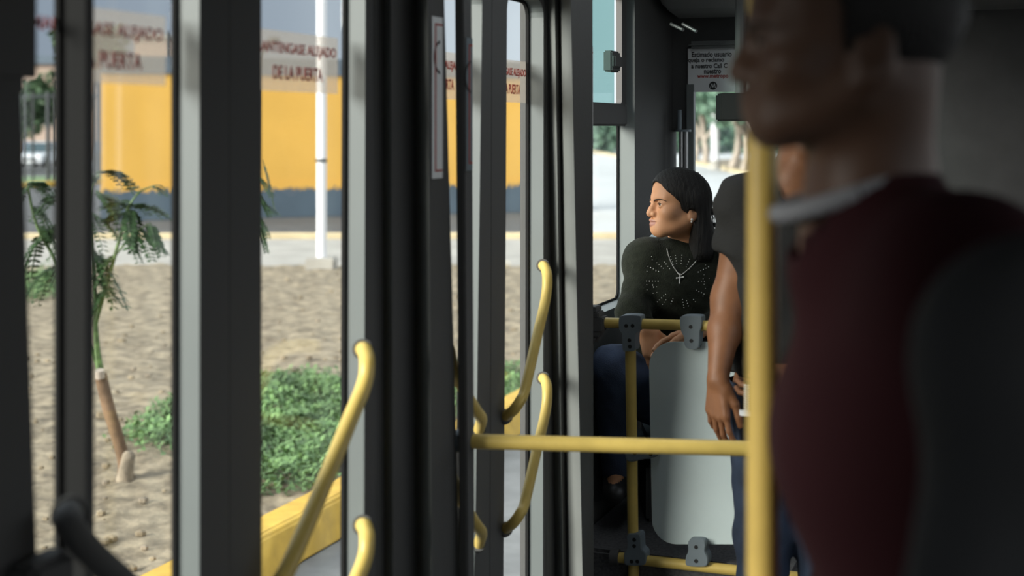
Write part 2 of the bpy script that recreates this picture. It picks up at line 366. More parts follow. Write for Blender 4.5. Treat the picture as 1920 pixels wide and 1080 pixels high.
# bulkhead over the front window
bh = empty('overhead_duct', B(SF-.25, 1.2, 2.05), 'dark moulded duct across the ceiling above the front window', 'duct')
mb = MB(); prof = [(SF, 2.03), (SF-.10, 2.01), (SF-.28, 2.03), (SF-.42, 2.1), (SF-.5, ZC), (SF, ZC)]
mb.prism([B(s, LW+.03, z) for s, z in prof], RD*(LR-.03-LW-.03)); mb.build('duct_shell', M['ceil'], bh, bevel=.02)
mb = MB(); mb.bbox(SF-.06, SF-.01, lc+.01, ld, fz(92, 1340), fz(78, 1340)); mb.build('sun_blind_roll', M['grey'], bh, bevel=.012)
mb = MB()
for p0, p1 in (((1258, 45), (1281, 56)), ((1280, 45), (1306, 59))): mb.tube([P(*p0, 5.0), P(*p1, 4.95)], .006)
mb.build('glint_streak', M['steel'], bh)  # glints: light reflections under the ceiling, built as thin steel rods

# ------------------------------------------------------------------ doors (four glazed leaves)
DZ0, DZ1, HZ0, HZ1 = .03, 2.055, .16, 1.945
def leaf(idx, on, hn, hf, of, dark_reveal=False):
    root = struct(empty('door_%d' % idx, B((S(hn[1])+S(hf[1]))/2, -.02, DZ0)))
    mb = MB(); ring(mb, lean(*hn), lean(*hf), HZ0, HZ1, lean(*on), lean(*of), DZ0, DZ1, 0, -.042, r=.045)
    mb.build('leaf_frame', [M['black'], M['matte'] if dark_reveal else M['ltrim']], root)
    i = .007
    h1, h2 = lean(*hn), lean(*hf)
    mb = MB(); ring(mb, lambda z: h1(z)+i, lambda z: h2(z)-i, HZ0+i, HZ1-i, lambda z: h1(z)-.02, lambda z: h2(z)+.02, HZ0-.02, HZ1+.02, -.0405, -.049, r=.04, mi_hole=0)
    mb.build('gasket', M['matte'], root)
    mb = MB(); z0, z1 = HZ0-.005, HZ1+.005
    mb.hexa([B(h(z), l, z) for z in (z0, z1) for h, l in ((h1, -.0492), (h2, -.0492), (h2, -.054), (h1, -.054))]); mb.build('pane', M['glass'], root)
    return root, h1, h2
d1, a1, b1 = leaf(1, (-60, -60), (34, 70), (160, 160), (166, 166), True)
d2, a2, b2 = leaf(2, (167, 167), (176, 177), (374, 374), (430, 430))
d3, a3, b3 = leaf(3, (431, 431), (490, 491), (685, 682), (703, 705))
d4, a4, b4 = leaf(4, (800, 826), (822, 842), (904, 890), (922, 918))
d5, a5, b5 = leaf(5, (923, 919), (951, 944), (1019, 1018), (1023, 1024))
def film(root, h1, h2, right_px, left_px):
    lF = -.0478; s1 = min(S(right_px, lF), h2(1.72)-.012); s0 = S(left_px, lF)
    mb = MB(); mb.bbox(h1(1.7)+.02, s1+.01, lF, lF-.001, 1.668, 1.780); fo = mb.build('warning_film', M['film'], root)
    w_ = s1-s0
    text('lettering', 'MANTENGASE ALEJADO', M['redink'], fo, B(s0, lF+.001, 1.733), FD, UP, w_, .026)
    text('lettering', 'DE LA PUERTA', M['redink'], fo, B(s0+w_*.2, lF+.001, 1.690), FD, UP, w_*.62, .026)
film(d2, a2, b2, 304, 60); film(d3, a3, b3, 629, 478); film(d4, a4, b4, 872, 780); film(d5, a5, b5, 988, 922)
def Q(px, py, l): s = S(px, l); return B(s, l, ZY(py, Dsl(s, l)))
def handle(root, pts, m=M['yellow'], r=.0155):
    mb = MB(); pth = smooth_path([Q(*p) for p in pts], 8); mb.tube(pth, r, 14); h = mb.build('handle', m, root, smooth=True)
    mb = MB()
    for p, q in ((pth[0], pth[1]), (pth[-1], pth[-2])): mb.tube([p-(q-p).normalized()*.012, p+(q-p).normalized()*.004], r*1.35, 14)
    mb.build('handle_flange', M['black'], h, smooth=True)
for dy in (0, 211):
    handle(d5, [(1018, 498+dy, .0), (1022, 502+dy, .03), (1026, 520+dy, .05), (1023, 560+dy, .055), (1005, 640+dy, .055), (985, 728+dy, .055), (975, 752+dy, .052), (962, 770+dy, .035), (948, 781+dy, .005)], r=.0135)
for dy in (0, 330):
    handle(d3, [(680, 655+dy, .0), (684, 658+dy, .03), (688, 680+dy, .055), (683, 720+dy, .06), (655, 790+dy, .06), (600, 925+dy, .06), (545, 1055+dy, .06), (520, 1100+dy, .05), (500, 1125+dy, .005)], r=.0155)
for dy in (0, 214):
    handle(d4, [(835, 640+dy, .055), (842, 655+dy, .06), (850, 690+dy, .06), (872, 735+dy, .06), (893, 770+dy, .055), (903, 785+dy, .04), (898, 806+dy, .005)], r=.0135)
for dy in (0, 420):
    handle(d2, [(132, 965+dy, .005), (128, 975+dy, .04), (140, 1000+dy, .055), (180, 1046+dy, .055), (235, 1096+dy, .055), (330, 1190+dy, .055), (372, 1225+dy, .01)], M['black'], r=.02)
mb = MB(); mb.bbox(S(30, .02), S(112, .02), .0, .05, ZY(1046, 2.05), ZY(984, 2.05)); mb.build('lock_box', M['black'], d1, bevel=.01)
mb = MB(); mb.bbox(S(-75, .02), S(76, .04), .001, .05, ZY(178, 1.95), 2.05); mb.build('motor_cover', M['black'], d1, bevel=.02)
# far-side door post that carries the cross rail
dp = MB(); pa, pb_ = lean(852, 861, .085), lean(885, 891, .105)
dp.hexa([B(h(z), l, z) for z in (0, ZC) for h, l in ((pa, .085), (pb_, .085), (pb_, .105), (pa, .105))])
post = tag(dp.build('door_post', M['black'], bevel=.003), 'black square post between the two leaves of the farther door, carrying the cross rail', 'post')
# notice strips with a thin red border
def strip(name, px0, px1, y0, y1, l, parent, label, paper=None):
    s0, s1 = S(px0, l), S(px1, l); D = Dsl(s0, l); z0, z1 = ZY(y1, D), ZY(y0, D)
    mb = MB(); mb.bbox(s0, s1, l+.0005, l+.0015, z0, z1); o = mb.build(name, paper or M['paper'])
    mb = MB(); t = .004; e = .014; ds = (s1-s0)
    mb.bbox(s0+e, s0+e+t*1.6, l+.0016, l+.002, z0+e, z1-e); mb.bbox(s0+e, s1-.002, l+.0016, l+.002, z0+e, z0+e+t); mb.bbox(s0+e, s1-.002, l+.0016, l+.002, z1-e-t, z1-e); mb.build('red_border', M['redink'], o)
    mb = MB(); c = B(s0+ds*.78, l+.002, z1-.085); n = 28; r0, r1 = .036, .030
    arc = [math.radians(95+170*k/n) for k in range(n+1)]
    pt = lambda r, a: c+FD*r*math.cos(a)+UP*r*math.sin(a)
    for a, b in zip(arc, arc[1:]): mb.quad(pt(r0, a), pt(r0, b), pt(r1, b), pt(r1, a))
    mb.build('printed_ring', M['ink'], o)
    tag(o, label, 'notice'); return o
strip('door_notice', 1092, 1111, 85, 287, .0645, None, 'white notice strip with thin red border on the black pillar beside the seat window')
strip('door_notice', 809, 829, 30, 335, .0755, None, 'white notice strip with thin red border on the black pillar before the farther door')
strip('door_notice', 873, 885, 70, 320, .1055, None, 'dim grey notice strip on the black square post between the farther door leaves', M['clamp'])
# ------------------------------------------------------------------ outside: ground, street, wall
def slab(name, pts, z, m, kind='structure', th=.05, bevel=0):
    mb = MB(); mb.prism([Vector((p[0], p[1], z)) for p in pts], (0, 0, -th)); o = mb.build(name, m, bevel=bevel)
    return tag(o, kind=kind)
KL = B0+RD*0
kp = G(640, 1012)                               # foot of the near kerb, runs parallel to the bus
def K(s, l): return kp+FD*s-RD*l                # l: away from the bus
slab('ground', [(-70, -20), (60, -20), (90, 130), (-90, 130)], GZ-.02, M['asphalt'], th=.3)
slab('pavement', [K(-14, 0)[:2], K(60, 0)[:2], (K(60, 0)+RD*9)[:2], (K(-14, 0)+RD*9)[:2]], GZ, M['apron'], th=.03)
yb = G(600, 510).y; yk = G(600, 458).y
def Kx(y, l=.02): 
    p = K(0, l); return p.x+(y-p.y)*FD.x/FD.y
# soil bed: a fine grid with small clods
bm = bmesh.new(); nx, ny = 220, 260
vv = {}
for j in range(ny+1):
    t = j/ny; y = 3.2+(yb-3.2)*t**1.35
    x1 = Kx(y); x0 = -14-.1*y
    for i in range(nx+1):
        u = i/nx; x = x1+(x0-x1)*u**1.3
        h = .025*noise.noise(Vector((x*1.3, y*1.3, 0)))+.022*noise.noise(Vector((x*6, y*6, 3)))+.022*noise.noise(Vector((x*19, y*19, 7)))
        vv[i, j] = bm.verts.new((x, y, GZ+.11+h*(min(1, u*nx/6))))
for j in range(ny):
    for i in range(nx): bm.faces.new((vv[i, j], vv[i, j+1], vv[i+1, j+1], vv[i+1, j])).smooth = True
me = bpy.data.meshes.new('soil'); bm.to_mesh(me); bm.free(); me.materials.append(M['dirt'])
so = bpy.data.objects.new('soil_bed', me); C.objects.link(so); struct(so)
mb = MB(); rs = random.Random(3)
for k in range(900):                            # stones and clods lying in the soil
    y = 3.5+(yb-4)*rs.random()**1.6; x = Kx(y, .5)-rs.random()*(3.2+.16*y)
    r = rs.uniform(.010, .035)*(1 if rs.random() < .93 else 2)
    mb.sphere((x, y, GZ+.12+.01), r, 6, 0 if rs.random() < .8 else 1, (1, rs.uniform(.7, 1.3), .6))
tag(mb.build('pebbles', [M['dirt'], M['stump']]), 'scattered small stones and clods lying on the dry soil', 'stones', kind='stuff')
# near kerb
mb = MB(); kh = .235; kw = .26
prof = [(0, 0), (.03, kh-.02), (.055, kh), (kw-.03, kh), (kw, kh-.03), (kw, 0)]
s0 = -9
for n_ in range(24):
    a, b = s0+n_*1.6, s0+n_*1.6+1.585
    mb.prism([K(a, l)+UP*z for l, z in prof], FD*(b-a))
struct(mb.build('kerb_1', M['kerb'], bevel=.012))
# strip of concrete, painted far kerb, road
slab('pavement', [(-45, yb), (Kx(yb, 0), yb), (Kx(yk, 0), yk), (-45, yk)], GZ+.1, M['conc'], th=.1)
mb = MB(); mb.hexa([Vector(p) for p in ((-45, yk, GZ), (14, yk+1, GZ), (14, yk+1.5, GZ), (-45, yk+.5, GZ), (-45, yk, GZ+.15), (14, yk+1, GZ+.15), (14, yk+1.5, GZ+.15), (-45, yk+.5, GZ+.15))]); struct(mb.build('kerb_2', M['kline'], bevel=.03))
slab('road', [(-60, yk+.5), (1.76, yk+1.5), (1.76, 39.8), (-60, 34.9)], GZ-.01, M['asphalt'], th=.03)
# long two-tone wall
yw0, yw1 = 35.2, 39.5
wl, wr_ = P(190, 0, yw0).x, P(1075, 0, yw1).x
def wallx(t): return wl+(wr_-wl)*t, yw0+(yw1-yw0)*t
def wpanel(mb, z0, z1, d0, d1, t0=0, t1=1, n=1):
    for i in range(n):
        a, b = t0+(t1-t0)*i/n, t0+(t1-t0)*(i+1)/n
        (x0, y0), (x1, y1) = wallx(a), wallx(b)
        mb.hexa([Vector((x, y, z)) for z in (z0, z1) for x, y in ((x0, y0+d0), (x1, y1+d0), (x1, y1+d1), (x0, y0+d1))])
zsk, zy, zt = ZY(348, yw0), ZY(137, yw0), ZY(104, yw0)
bwl = empty('boundary_wall', (wl, yw0, GZ), 'long bright yellow wall with slate blue foot and cap across the street', 'wall')
mb = MB(); wpanel(mb, zsk-.06, zy, 0, .3); mb.build('yellow_panel', M['ywall'], bwl)
mb = MB(); wpanel(mb, GZ, zsk-.06, -.05, .3)
rs = random.Random(8)
mb.build('blue_plinth', M['bwall'], bwl)
mb = MB()                                       # ragged hand-painted edge where yellow runs over the blue
t = 0
while t < 1:
    dt = rs.uniform(.002, .006); (x0, y0), (x1, y1) = wallx(t), wallx(min(1, t+dt)); d = rs.uniform(.0, .14)
    mb.hexa([Vector((x, y, z)) for z in (zsk-.06-d, zsk) for x, y in ((x0, y0-.055), (x1, y1-.055), (x1, y1-.045), (x0, y0-.045))]); t += dt
mb.build('ragged_paint_edge', M['ywall'], bwl)
mb = MB(); wpanel(mb, zy, zt, -.06, .36); mb.build('wall_cap', M['cap'], bwl)
# low beige house behind the wall
hb = empty('house', (P(285, 0, 60).x, 60, GZ), 'beige flat-roofed house rising behind the yellow wall', 'building')
x0, x1 = P(252, 0, 60).x, P(312, 0, 60).x
mb = MB(); mb.hexa([Vector((x, y, z)) for z in (GZ, ZY(72, 60)) for x, y in ((x0, 60), (x1, 60), (x1, 66), (x0, 66))]); mb.build('house_wall', M['beige'], hb)
mb = MB(); mb.hexa([Vector((x, y, z)) for z in (ZY(72, 60), ZY(66, 60)) for x, y in ((x0-.1, 59.8), (x1+.3, 59.8), (x1+.3, 66), (x0-.1, 66))]); mb.build('roof_edge', M['conc'], hb)
mb = MB(); mb.tube([Vector((x1+.15, 59.7, GZ)), Vector((x1+.15, 59.7, ZY(60, 60)))], .1); mb.build('corner_pipe', M['iron'], hb)
# white pole on its block
pp = G(603, 505, GZ+.1)
wp = empty('white_pole', pp, 'tall white pole on a concrete block in front of the yellow wall', 'pole')
mb = MB(); mb.tube([pp+UP*.15, pp+UP*5, pp+Vector((-.06, 0, 8.5))], .078, 16); mb.build('shaft', M['white'], wp, smooth=True)
mb = MB(); zz = ZY(301, pp.y); mb.tube([Vector((pp.x-.005, pp.y, zz-.025)), Vector((pp.x-.005, pp.y, zz+.025))], .088, 16); mb.build('dark_band', M['iron'], wp)
mb = MB(); mb.box(pp+UP*.06, .46, .46, .26); mb.build('base_block', M['conc'], wp, bevel=.03)
# street lamp whose head peeps past the door edge
lp = Vector((P(479, 0, 34.4).x, 34.4, GZ))
sl = empty('street_lamp', lp, 'dark street lamp with a curved arm against the sky above the yellow wall', 'street lamp')
D = 34.4
mb = MB(); mb.tube([lp, P(482, 150, D)], .06); mb.build('lamp_post', M['iron'], sl)
mb = MB(); mb.tube(smooth_path([P(482, 150, D), P(487, 110, D), P(499, 86, D), P(512, 79, D)], 5), .05); mb.build('curved_arm', M['iron'], sl)
mb = MB(); mb.sphere(P(513, 75, D), .13, 10, 0, (1.3, .8, .7)); mb.build('lamp_head', M['iron'], sl, smooth=True)
# concrete yard and road to the right, seen through the seat window and the front window
y_l = 44
slab('road', [(1.78, 30.6), (160, 30.6), (160, 125), (-3, 125), (1.78, 39.9)], GZ, M['lot'], th=.03)
def quadstrip(name, line, wd, z0, h, m):
    mb = MB()
    for (a, b) in zip(line, line[1:]):
        d = (b-a); d.z = 0; n_ = Vector((-d.y, d.x, 0)).normalized()*wd
        mb.hexa([p+UP*z for z in (z0, z0+h) for p in (a, b, b+n_, a+n_)])
    return struct(mb.build(name, m))
quadstrip('kerb_3', [G(1288, 305), G(1350, 318), G(1420, 335), G(1520, 360)], .5, 0, .16, M['kline'])
quadstrip('kerb_4', [G(1098, 284), G(1130, 290), G(1180, 299), G(1240, 312)], .4, 0, .16, M['kline'])
slab('verge', [G(1288, 304)[:2], G(1350, 317)[:2], G(1420, 334)[:2], G(1620, 374)[:2], (60, 120), (30, 120)], GZ+.1, M['dirt'], th=.1)
# left side street: verge with painted kerb, dark railings
quadstrip('kerb_5', [G(-60, 358), G(60, 352), G(190, 344)], .4, 0, .2, M['kerb'])
slab('verge', [G(-60, 355)[:2], G(60, 349)[:2], G(190, 342)[:2], G(190, 334)[:2], G(-60, 340)[:2]], GZ+.14, M['cover'], th=.1)
rl = empty('iron_railing', G(60, 338), 'dark iron railing standing left of the yellow wall across the street', 'railing')
D = 58.
for px in (30, 46, 62, 90, 104, 120, 140, 160, 176, 184):
    mb = MB(); mb.tube([P(px, 338, D), P(px, 172 if px < 150 else 130, D)], .09 if px in (90, 184) else .05, 8); mb.build('railing_post', M['iron'], rl)
for y0_, r_ in ((182, .06), (322, .05)):
    mb = MB(); mb.tube([P(20, y0_, D), P(188, y0_-2, D)], r_, 8); mb.build('railing_bar', M['iron'], rl)
# building far behind the railing
D = 138.
fb_ = empty('apartment_block', P(90, 0, D)*1.0, 'pale apartment block far behind the railing on the left', 'building'); fb_.location.z = GZ
def fbox(mb, px0, px1, y0, y1, D, dep=8):
    a, b = P(px0, y1, D), P(px1, y0, D); mb.hexa([Vector((x, y, z)) for z in (a.z, b.z) for x, y in ((a.x, D), (b.x, D), (b.x, D+dep), (a.x, D+dep))])
mb = MB(); fbox(mb, -80, 180, 120, 265, D); mb.build('block_wall', M['beige'], fb_)
mb = MB(); fbox(mb, 76, 98, 175, 236, D-.3, .3); mb.build('pale_bay', M['conc'], fb_)
mb = MB(); fbox(mb, -80, 190, 104, 120, D-.5, 9); mb.build('dark_parapet', M['cap'], fb_)
for px, y in ((40, 190), (58, 190), (66, 212), (110, 190), (130, 190), (150, 200), (40, 220), (120, 222)):
    mb = MB(); fbox(mb, px, px+9, y, y+20, D-.15, .2); mb.build('window', M['carglass'], fb_)
# trees, hedge
def leaf_quads(mb, c, rad, n, size, rs, mi=0, flat=.8):
    for _ in range(n):
        v = Vector((rs.gauss(0, 1), rs.gauss(0, 1), rs.gauss(0, 1))).normalized()*(rs.random()**.35)
        p = Vector(c)+Vector((v.x*rad[0], v.y*rad[1], v.z*rad[2]))
        a = Vector((rs.gauss(0, 1), rs.gauss(0, 1), rs.gauss(0, .6))).normalized(); b = a.cross(Vector((rs.gauss(0, 1), rs.gauss(0, 1), rs.gauss(0, 1)))).normalized()
        s = size*rs.uniform(.6, 1.4); mb.add([p-a*s, p+b*s*.45, p+a*s, p-b*s*.45], [(0, 1, 2, 3)], mi)
def tree(base, h, rad, label, rs, bark, leafm, lean_=0, n=1300, size=.22, tr=.2, group=None, fork=True):
    t = empty('tree', base, label, 'tree', group)
    base = Vector(base); top = base+Vector((lean_, 0, h)); mid = base+Vector((lean_*.35+rs.uniform(-.2, .2), 0, h*.5))
    mb = MB(); mb.tube(smooth_path([base-UP*.1, base+(mid-base)*.4+Vector((.12, 0, 0)), mid, top], 5), [tr*(1-.035*i) for i in range(16)], 9)
    if fork:
        for k in range(3): mb.tube(smooth_path([mid-UP*h*.08*k, mid+Vector((rs.uniform(-1, 1), rs.uniform(-1, 1), h*.25)), top+Vector((rs.uniform(-2, 2), rs.uniform(-1, 1), rs.uniform(-.6, .8)))], 4), [tr*.5*(1-.06*i) for i in range(9)], 7)
    mb.build('trunk', bark, t, smooth=True)
    mb = MB()
    for k in range(7):
        c = top+Vector((rs.uniform(-.6, .6)*rad[0], rs.uniform(-.6, .6)*rad[1], rs.uniform(-.5, .5)*rad[2]))
        leaf_quads(mb, c, [r*.6 for r in rad], n//7, size, rs)
    mb.build('crown', leafm, t); return t
rs = random.Random(12)
for px, yb_, yt, ln, lab in ((1302, 300, 205, .3, 'slender pale-trunked tree at the left edge of the front window view'), (1322, 306, 190, -.3, 'leafy tree just left of the white post outside the front window'),
                             (1372, 316, 180, .9, 'leaning pale-trunked tree just right of the white post outside the front window'), (1396, 318, 190, .7, 'pale-trunked tree outside the front window beside the yellow pole'), (1440, 322, 170, -.5, 'tree outside the front window, hidden behind the yellow pole'), (1520, 330, 170, .4, 'tree outside the front window behind the standing passengers')):
    g = G(px, yb_, GZ+.1); hh = (ZY(yt, g.y)-g.z)
    tree(g, hh, (3.0, 2.2, 1.5), lab, rs, M['paleb'], M['treeleaf'], ln, 900, .34, .26, 'trees outside the front window')
gp = G(1341, 318, GZ+.1); po = empty('white_post', gp, 'white lamp post between the trees seen through the front window', 'post')
mb = MB(); mb.tube([gp, gp+UP*9], .2, 14); mb.build('shaft', M['white'], po, smooth=True)
mb = MB(); mb.tube([gp, gp+UP*.5], .3, 14); mb.build('foot', M['conc'], po, smooth=True)
hd = MB(); rs = random.Random(5)
for px in range(1000, 1700, 26):
    g = G(px, 286); leaf_quads(hd, g+Vector((0, 14, 1.6)), (2.2, 1.5, 2.4), 260, .45, rs)
tag(hd.build('hedge_foliage', M['treeleaf']), 'loose green shrubbery far behind the trees outside the front window', 'shrubbery', kind='stuff')
for i, (px, y, hgt, lab) in enumerate(((30, 300, 3.4, 'dark green tree at the far left behind the railing'), (165, 300, 8, 'dark tree beside the left end of the yellow wall'), (60, 297, 4.6, 'green tree behind the white car across the street'))):
    g = G(px, y); tree(g, hgt, (2.4, 2, 2.2), lab, rs, M['bark'], M['leaf'], .2, 1000, .35, .2, 'trees behind the railing')
# white car parked far down the side street
D = 84.; cx = P(75, 0, D).x
car = empty('car', (cx, D, GZ), 'white car facing the bus far down the street beyond the railing', 'car')
def carlayer(mb, prof, w0, w1):
    n = len(prof); L_ = [Vector((cx-w(i), y+D, z+GZ)) for i, (y, z) in enumerate(prof) for w in [lambda i: w0[i]]]; R_ = [Vector((cx+w0[i], y+D, z+GZ)) for i, (y, z) in enumerate(prof)]
    mb.add(L_+R_, [tuple(range(n)), tuple(reversed(range(n, 2*n)))]+[(i, n+i, n+(i+1) % n, (i+1) % n) for i in range(n)])
body = [(-2.0, .28), (-2.05, .6), (-1.95, .74), (-.95, .9), (1.6, .95), (2.1, .9), (2.15, .35)]
mb = MB(); carlayer(mb, body, [.78, .8, .78, .8, .8, .78, .78], 0); mb.build('car_body', M['carpaint'], car, bevel=.05)
cab = [(-1.0, .9), (-.25, 1.42), (1.0, 1.45), (1.75, .93)]
mb = MB(); carlayer(mb, cab, [.74, .6, .6, .72], 0); mb.build('cabin_glass', M['carglass'], car, bevel=.04)
mb = MB(); carlayer(mb, [(-.3, 1.43), (-.2, 1.48), (.95, 1.5), (1.1, 1.44)], [.6]*4, 0); mb.build('car_roof', M['carpaint'], car, bevel=.02)
for sx_ in (-1, 1):
    mb = MB(); mb.sphere((cx+sx_*.6, D-2.0, GZ+.62), .13, 10, 0, (1.4, .5, .8)); mb.build('headlight', M['lamp'], car, smooth=True)
    for y in (-1.3, 1.35): mb = MB(); mb.tube([Vector((cx+sx_*.62, D+y, GZ+.31)), Vector((cx+sx_*.82, D+y, GZ+.31))], .31, 18); mb.build('wheel', M['tyre'], car)
mb = MB(); mb.box((cx, D-2.06, GZ+.5), .9, .05, .14); mb.build('grille', M['iron'], car)
mb = MB(); mb.box((cx, D-2.06, GZ+.36), .42, .04, .11); mb.build('number_plate', M['paper'], car)

# ------------------------------------------------------------------ planting in the soil bed
def ground_cover(name, poly, n, h, rs, label, cat):
    xs = [p[0] for p in poly]; ys = [p[1] for p in poly]
    def inside(x, y):
        c = False; j = len(poly)-1
        for i in range(len(poly)):
            if (poly[i][1] > y) != (poly[j][1] > y) and x < (poly[j][0]-poly[i][0])*(y-poly[i][1])/(poly[j][1]-poly[i][1])+poly[i][0]: c = not c
            j = i
        return c
    mb = MB(); k = 0
    while k < n:
        x, y = rs.uniform(min(xs), max(xs)), rs.uniform(min(ys), max(ys))
        if not inside(x+rs.gauss(0, .08), y+rs.gauss(0, .12)): continue
        k += 1; hh = h*(.35+.65*max(0, .5+noise.noise(Vector((x*2.2, y*2.2, 0))))) 
        z = GZ+.1+rs.random()*hh; a = rs.uniform(0, 6.28); s = rs.uniform(.022, .05); tl = rs.uniform(-.2, .9)
        d = Vector((math.cos(a)*math.cos(tl), math.sin(a)*math.cos(tl), math.sin(tl))); e = Vector((-math.sin(a), math.cos(a), rs.uniform(-.3, .3))).normalized(); p = Vector((x, y, z))
        mb.add([p, p+d*s*.6+e*s*.4, p+d*s*1.3, p+d*s*.6-e*s*.4], [(0, 1, 2, 3)], 0)
    return tag(mb.build(name, [M['cover']]), label, cat, kind='stuff')
rs = random.Random(21)
gp_ = lambda *a: [tuple(G(x, y, GZ+.12)[:2]) for x, y in a]
ground_cover('creeping_grass', gp_((225, 835), (250, 800), (330, 752), (490, 703), (640, 712), (700, 715), (700, 850), (640, 885), (560, 925), (490, 928), (420, 880), (320, 840)), 17000, .16, rs, 'patch of dense green ground cover beside the yellow kerb', 'grass')
ground_cover('creeping_grass', gp_((30, 520), (100, 512), (125, 540), (110, 562), (30, 560)), 2500, .2, rs, 'small far patch of green grass at the left beyond the sapling', 'grass')
ground_cover('creeping_grass', gp_((835, 700), (990, 690), (990, 742), (835, 790)), 3000, .15, rs, 'green ground cover seen through the farther door', 'grass')
# sapling
sb = G(234, 898, GZ+.1); Ds = sb.y
sp = empty('sapling', sb, 'young leaning tree with feathery leaves in the soil bed', 'tree')
pt = lambda x, y, d=0: P(x, y, Ds+d)
mb = MB(); mb.tube(smooth_path([pt(236, 902), pt(233, 868), pt(222, 825), pt(205, 770), pt(188, 702)], 5), [.062, .06, .055, .05, .044, .043]+[.040]*15, 12)
tk = mb.build('trunk', M['bark'], sp, smooth=True)
mb = MB(); mb.tube(smooth_path([pt(234, 906, -.03), pt(237, 880, -.04), pt(243, 846, -.03)], 4), [.066, .06, .054, .05, .047, .044, .042, .04, .022], 12); mb.build('grey_stump', M['stump'], tk, smooth=True)
mb = MB(); mb.tube([pt(187, 708, -.04), pt(186, 694, -.052)], [.032, .03], 12); mb.build('cut_stub', M['paleb'], tk, smooth=True)
mb = MB()
br = [([(190, 712), (182, 660), (178, 600)], .03), ([(179, 604), (177, 540), (172, 470), (166, 400)], .016), ([(179, 604), (196, 545), (215, 480), (240, 388)], .017),
      ([(185, 690), (150, 610), (110, 500), (70, 425), (52, 350)], .016), ([(215, 480), (250, 440), (278, 420)], .008), ([(170, 450), (140, 400), (120, 372)], .01), ([(240, 388), (262, 360), (290, 348)], .007), ([(166, 400), (172, 350), (186, 326)], .008)]
for pts_, r in br: q = smooth_path([pt(x, y) for x, y in pts_], 5); mb.tube(q, [r*(1-.5*i/len(q)) for i in range(len(q))], 8)
mb.build('branch', M['leaf2'], sp, smooth=True)
mb = MB(); rs = random.Random(7)
def frond(mb, a, d, L_, droop, rs):
    d = Vector(d).normalized(); side = d.cross(UP).normalized() if abs(d.z) < .95 else Vector((1, 0, 0)); n = 11
    pts_ = [Vector(a)+d*L_*t-UP*droop*t*t for t in [i/n for i in range(n+1)]]
    mb.tube(pts_, .003, 4)
    for i in range(2, n+1):
        p = pts_[i]; ll = L_*.33*(1-.55*abs(i/n-.5))
        for sgn in (-1, 1):
            e = (side*sgn+d*.45+UP*rs.uniform(-.25, .05)).normalized(); q = p+e*ll; n_ = e.cross(d).normalized(); wv = d*ll*.33
            mb.add([p, p+e*ll*.45+wv, q, p+e*ll*.55-wv], [(0, 1, 2, 3)])
def fr(x, y, dx, dy, L_, droop, dz=0): frond(mb, pt(x, y), (dx, dz, -dy), L_, droop, rs)
for x, y, dx, dy, L_, dr in ((182, 326, 1, -.25, .30, .18), (240, 388, 1, -.3, .30, .12), (240, 388, -.5, -.3, .22, .1), (290, 350, .9, -.1, .10, .06), (278, 420, .5, .9, .18, .05), (262, 432, .8, .5, .2, .08), (240, 388, .2, .8, .2, .1),
                             (215, 480, -.6, .3, .22, .15), (225, 440, .9, .1, .16, .14), (178, 340, -.6, -.6, .15, .1), (166, 400, .8, .2, .25, .14), (166, 400, -.8, .3, .25, .18), (172, 470, .8, .5, .26, .2), (170, 450, -.7, .4, .3, .2),
                             (120, 372, -.9, -.2, .24, .15), (120, 372, .4, -.8, .2, .1), (52, 350, .7, -.2, .22, .12), (52, 350, -.6, .2, .2, .1), (70, 425, .9, .1, .24, .2), (80, 440, -.6, .4, .22, .18), (110, 500, .7, .4, .25, .2), (110, 500, -.6, .2, .2, .15), (90, 460, .3, -.9, .2, .05), (196, 545, -.6, .5, .2, .15), (177, 520, .7, .2, .2, .1), (62, 390, .8, .3, .2, .16), (180, 360, .9, .4, .22, .14), (200, 420, .3, -.6, .2, .05)):
    for dz in (-.7, -.35, 0, .35, .7): fr(x+rs.uniform(-4, 4), y+rs.uniform(-4, 4), dx+rs.uniform(-.2, .2), dy+rs.uniform(-.2, .2), L_*rs.uniform(.7, 1), dr, dz)
mb.build('foliage', M['leaf'], sp)
mb = MB()
fr(492, 300, .3, .8, .2, .1); 
for x, y, dx, dy in ((480, 330, .5, .3), (480, 360, .6, .6), (478, 400, .6, .6), (482, 420, .5, .9), (484, 380, .7, .1)):
    for dz in (-.3, .3): fr(x, y, dx, dy, .13, .06, dz)
b2 = G(468, 880, GZ+.1); sp2 = empty('sapling', b2, 'young leafy tree mostly hidden behind the black door edge, left of the white pole', 'tree')
o = mb.build('foliage', M['leaf'], sp2)
mb = MB(); mb.tube(smooth_path([b2, b2+UP*.8+Vector((-.02, 0, 0)), P(476, 420, b2.y), P(480, 320, b2.y)], 5), .02, 8); mb.build('trunk', M['bark'], sp2, smooth=True)
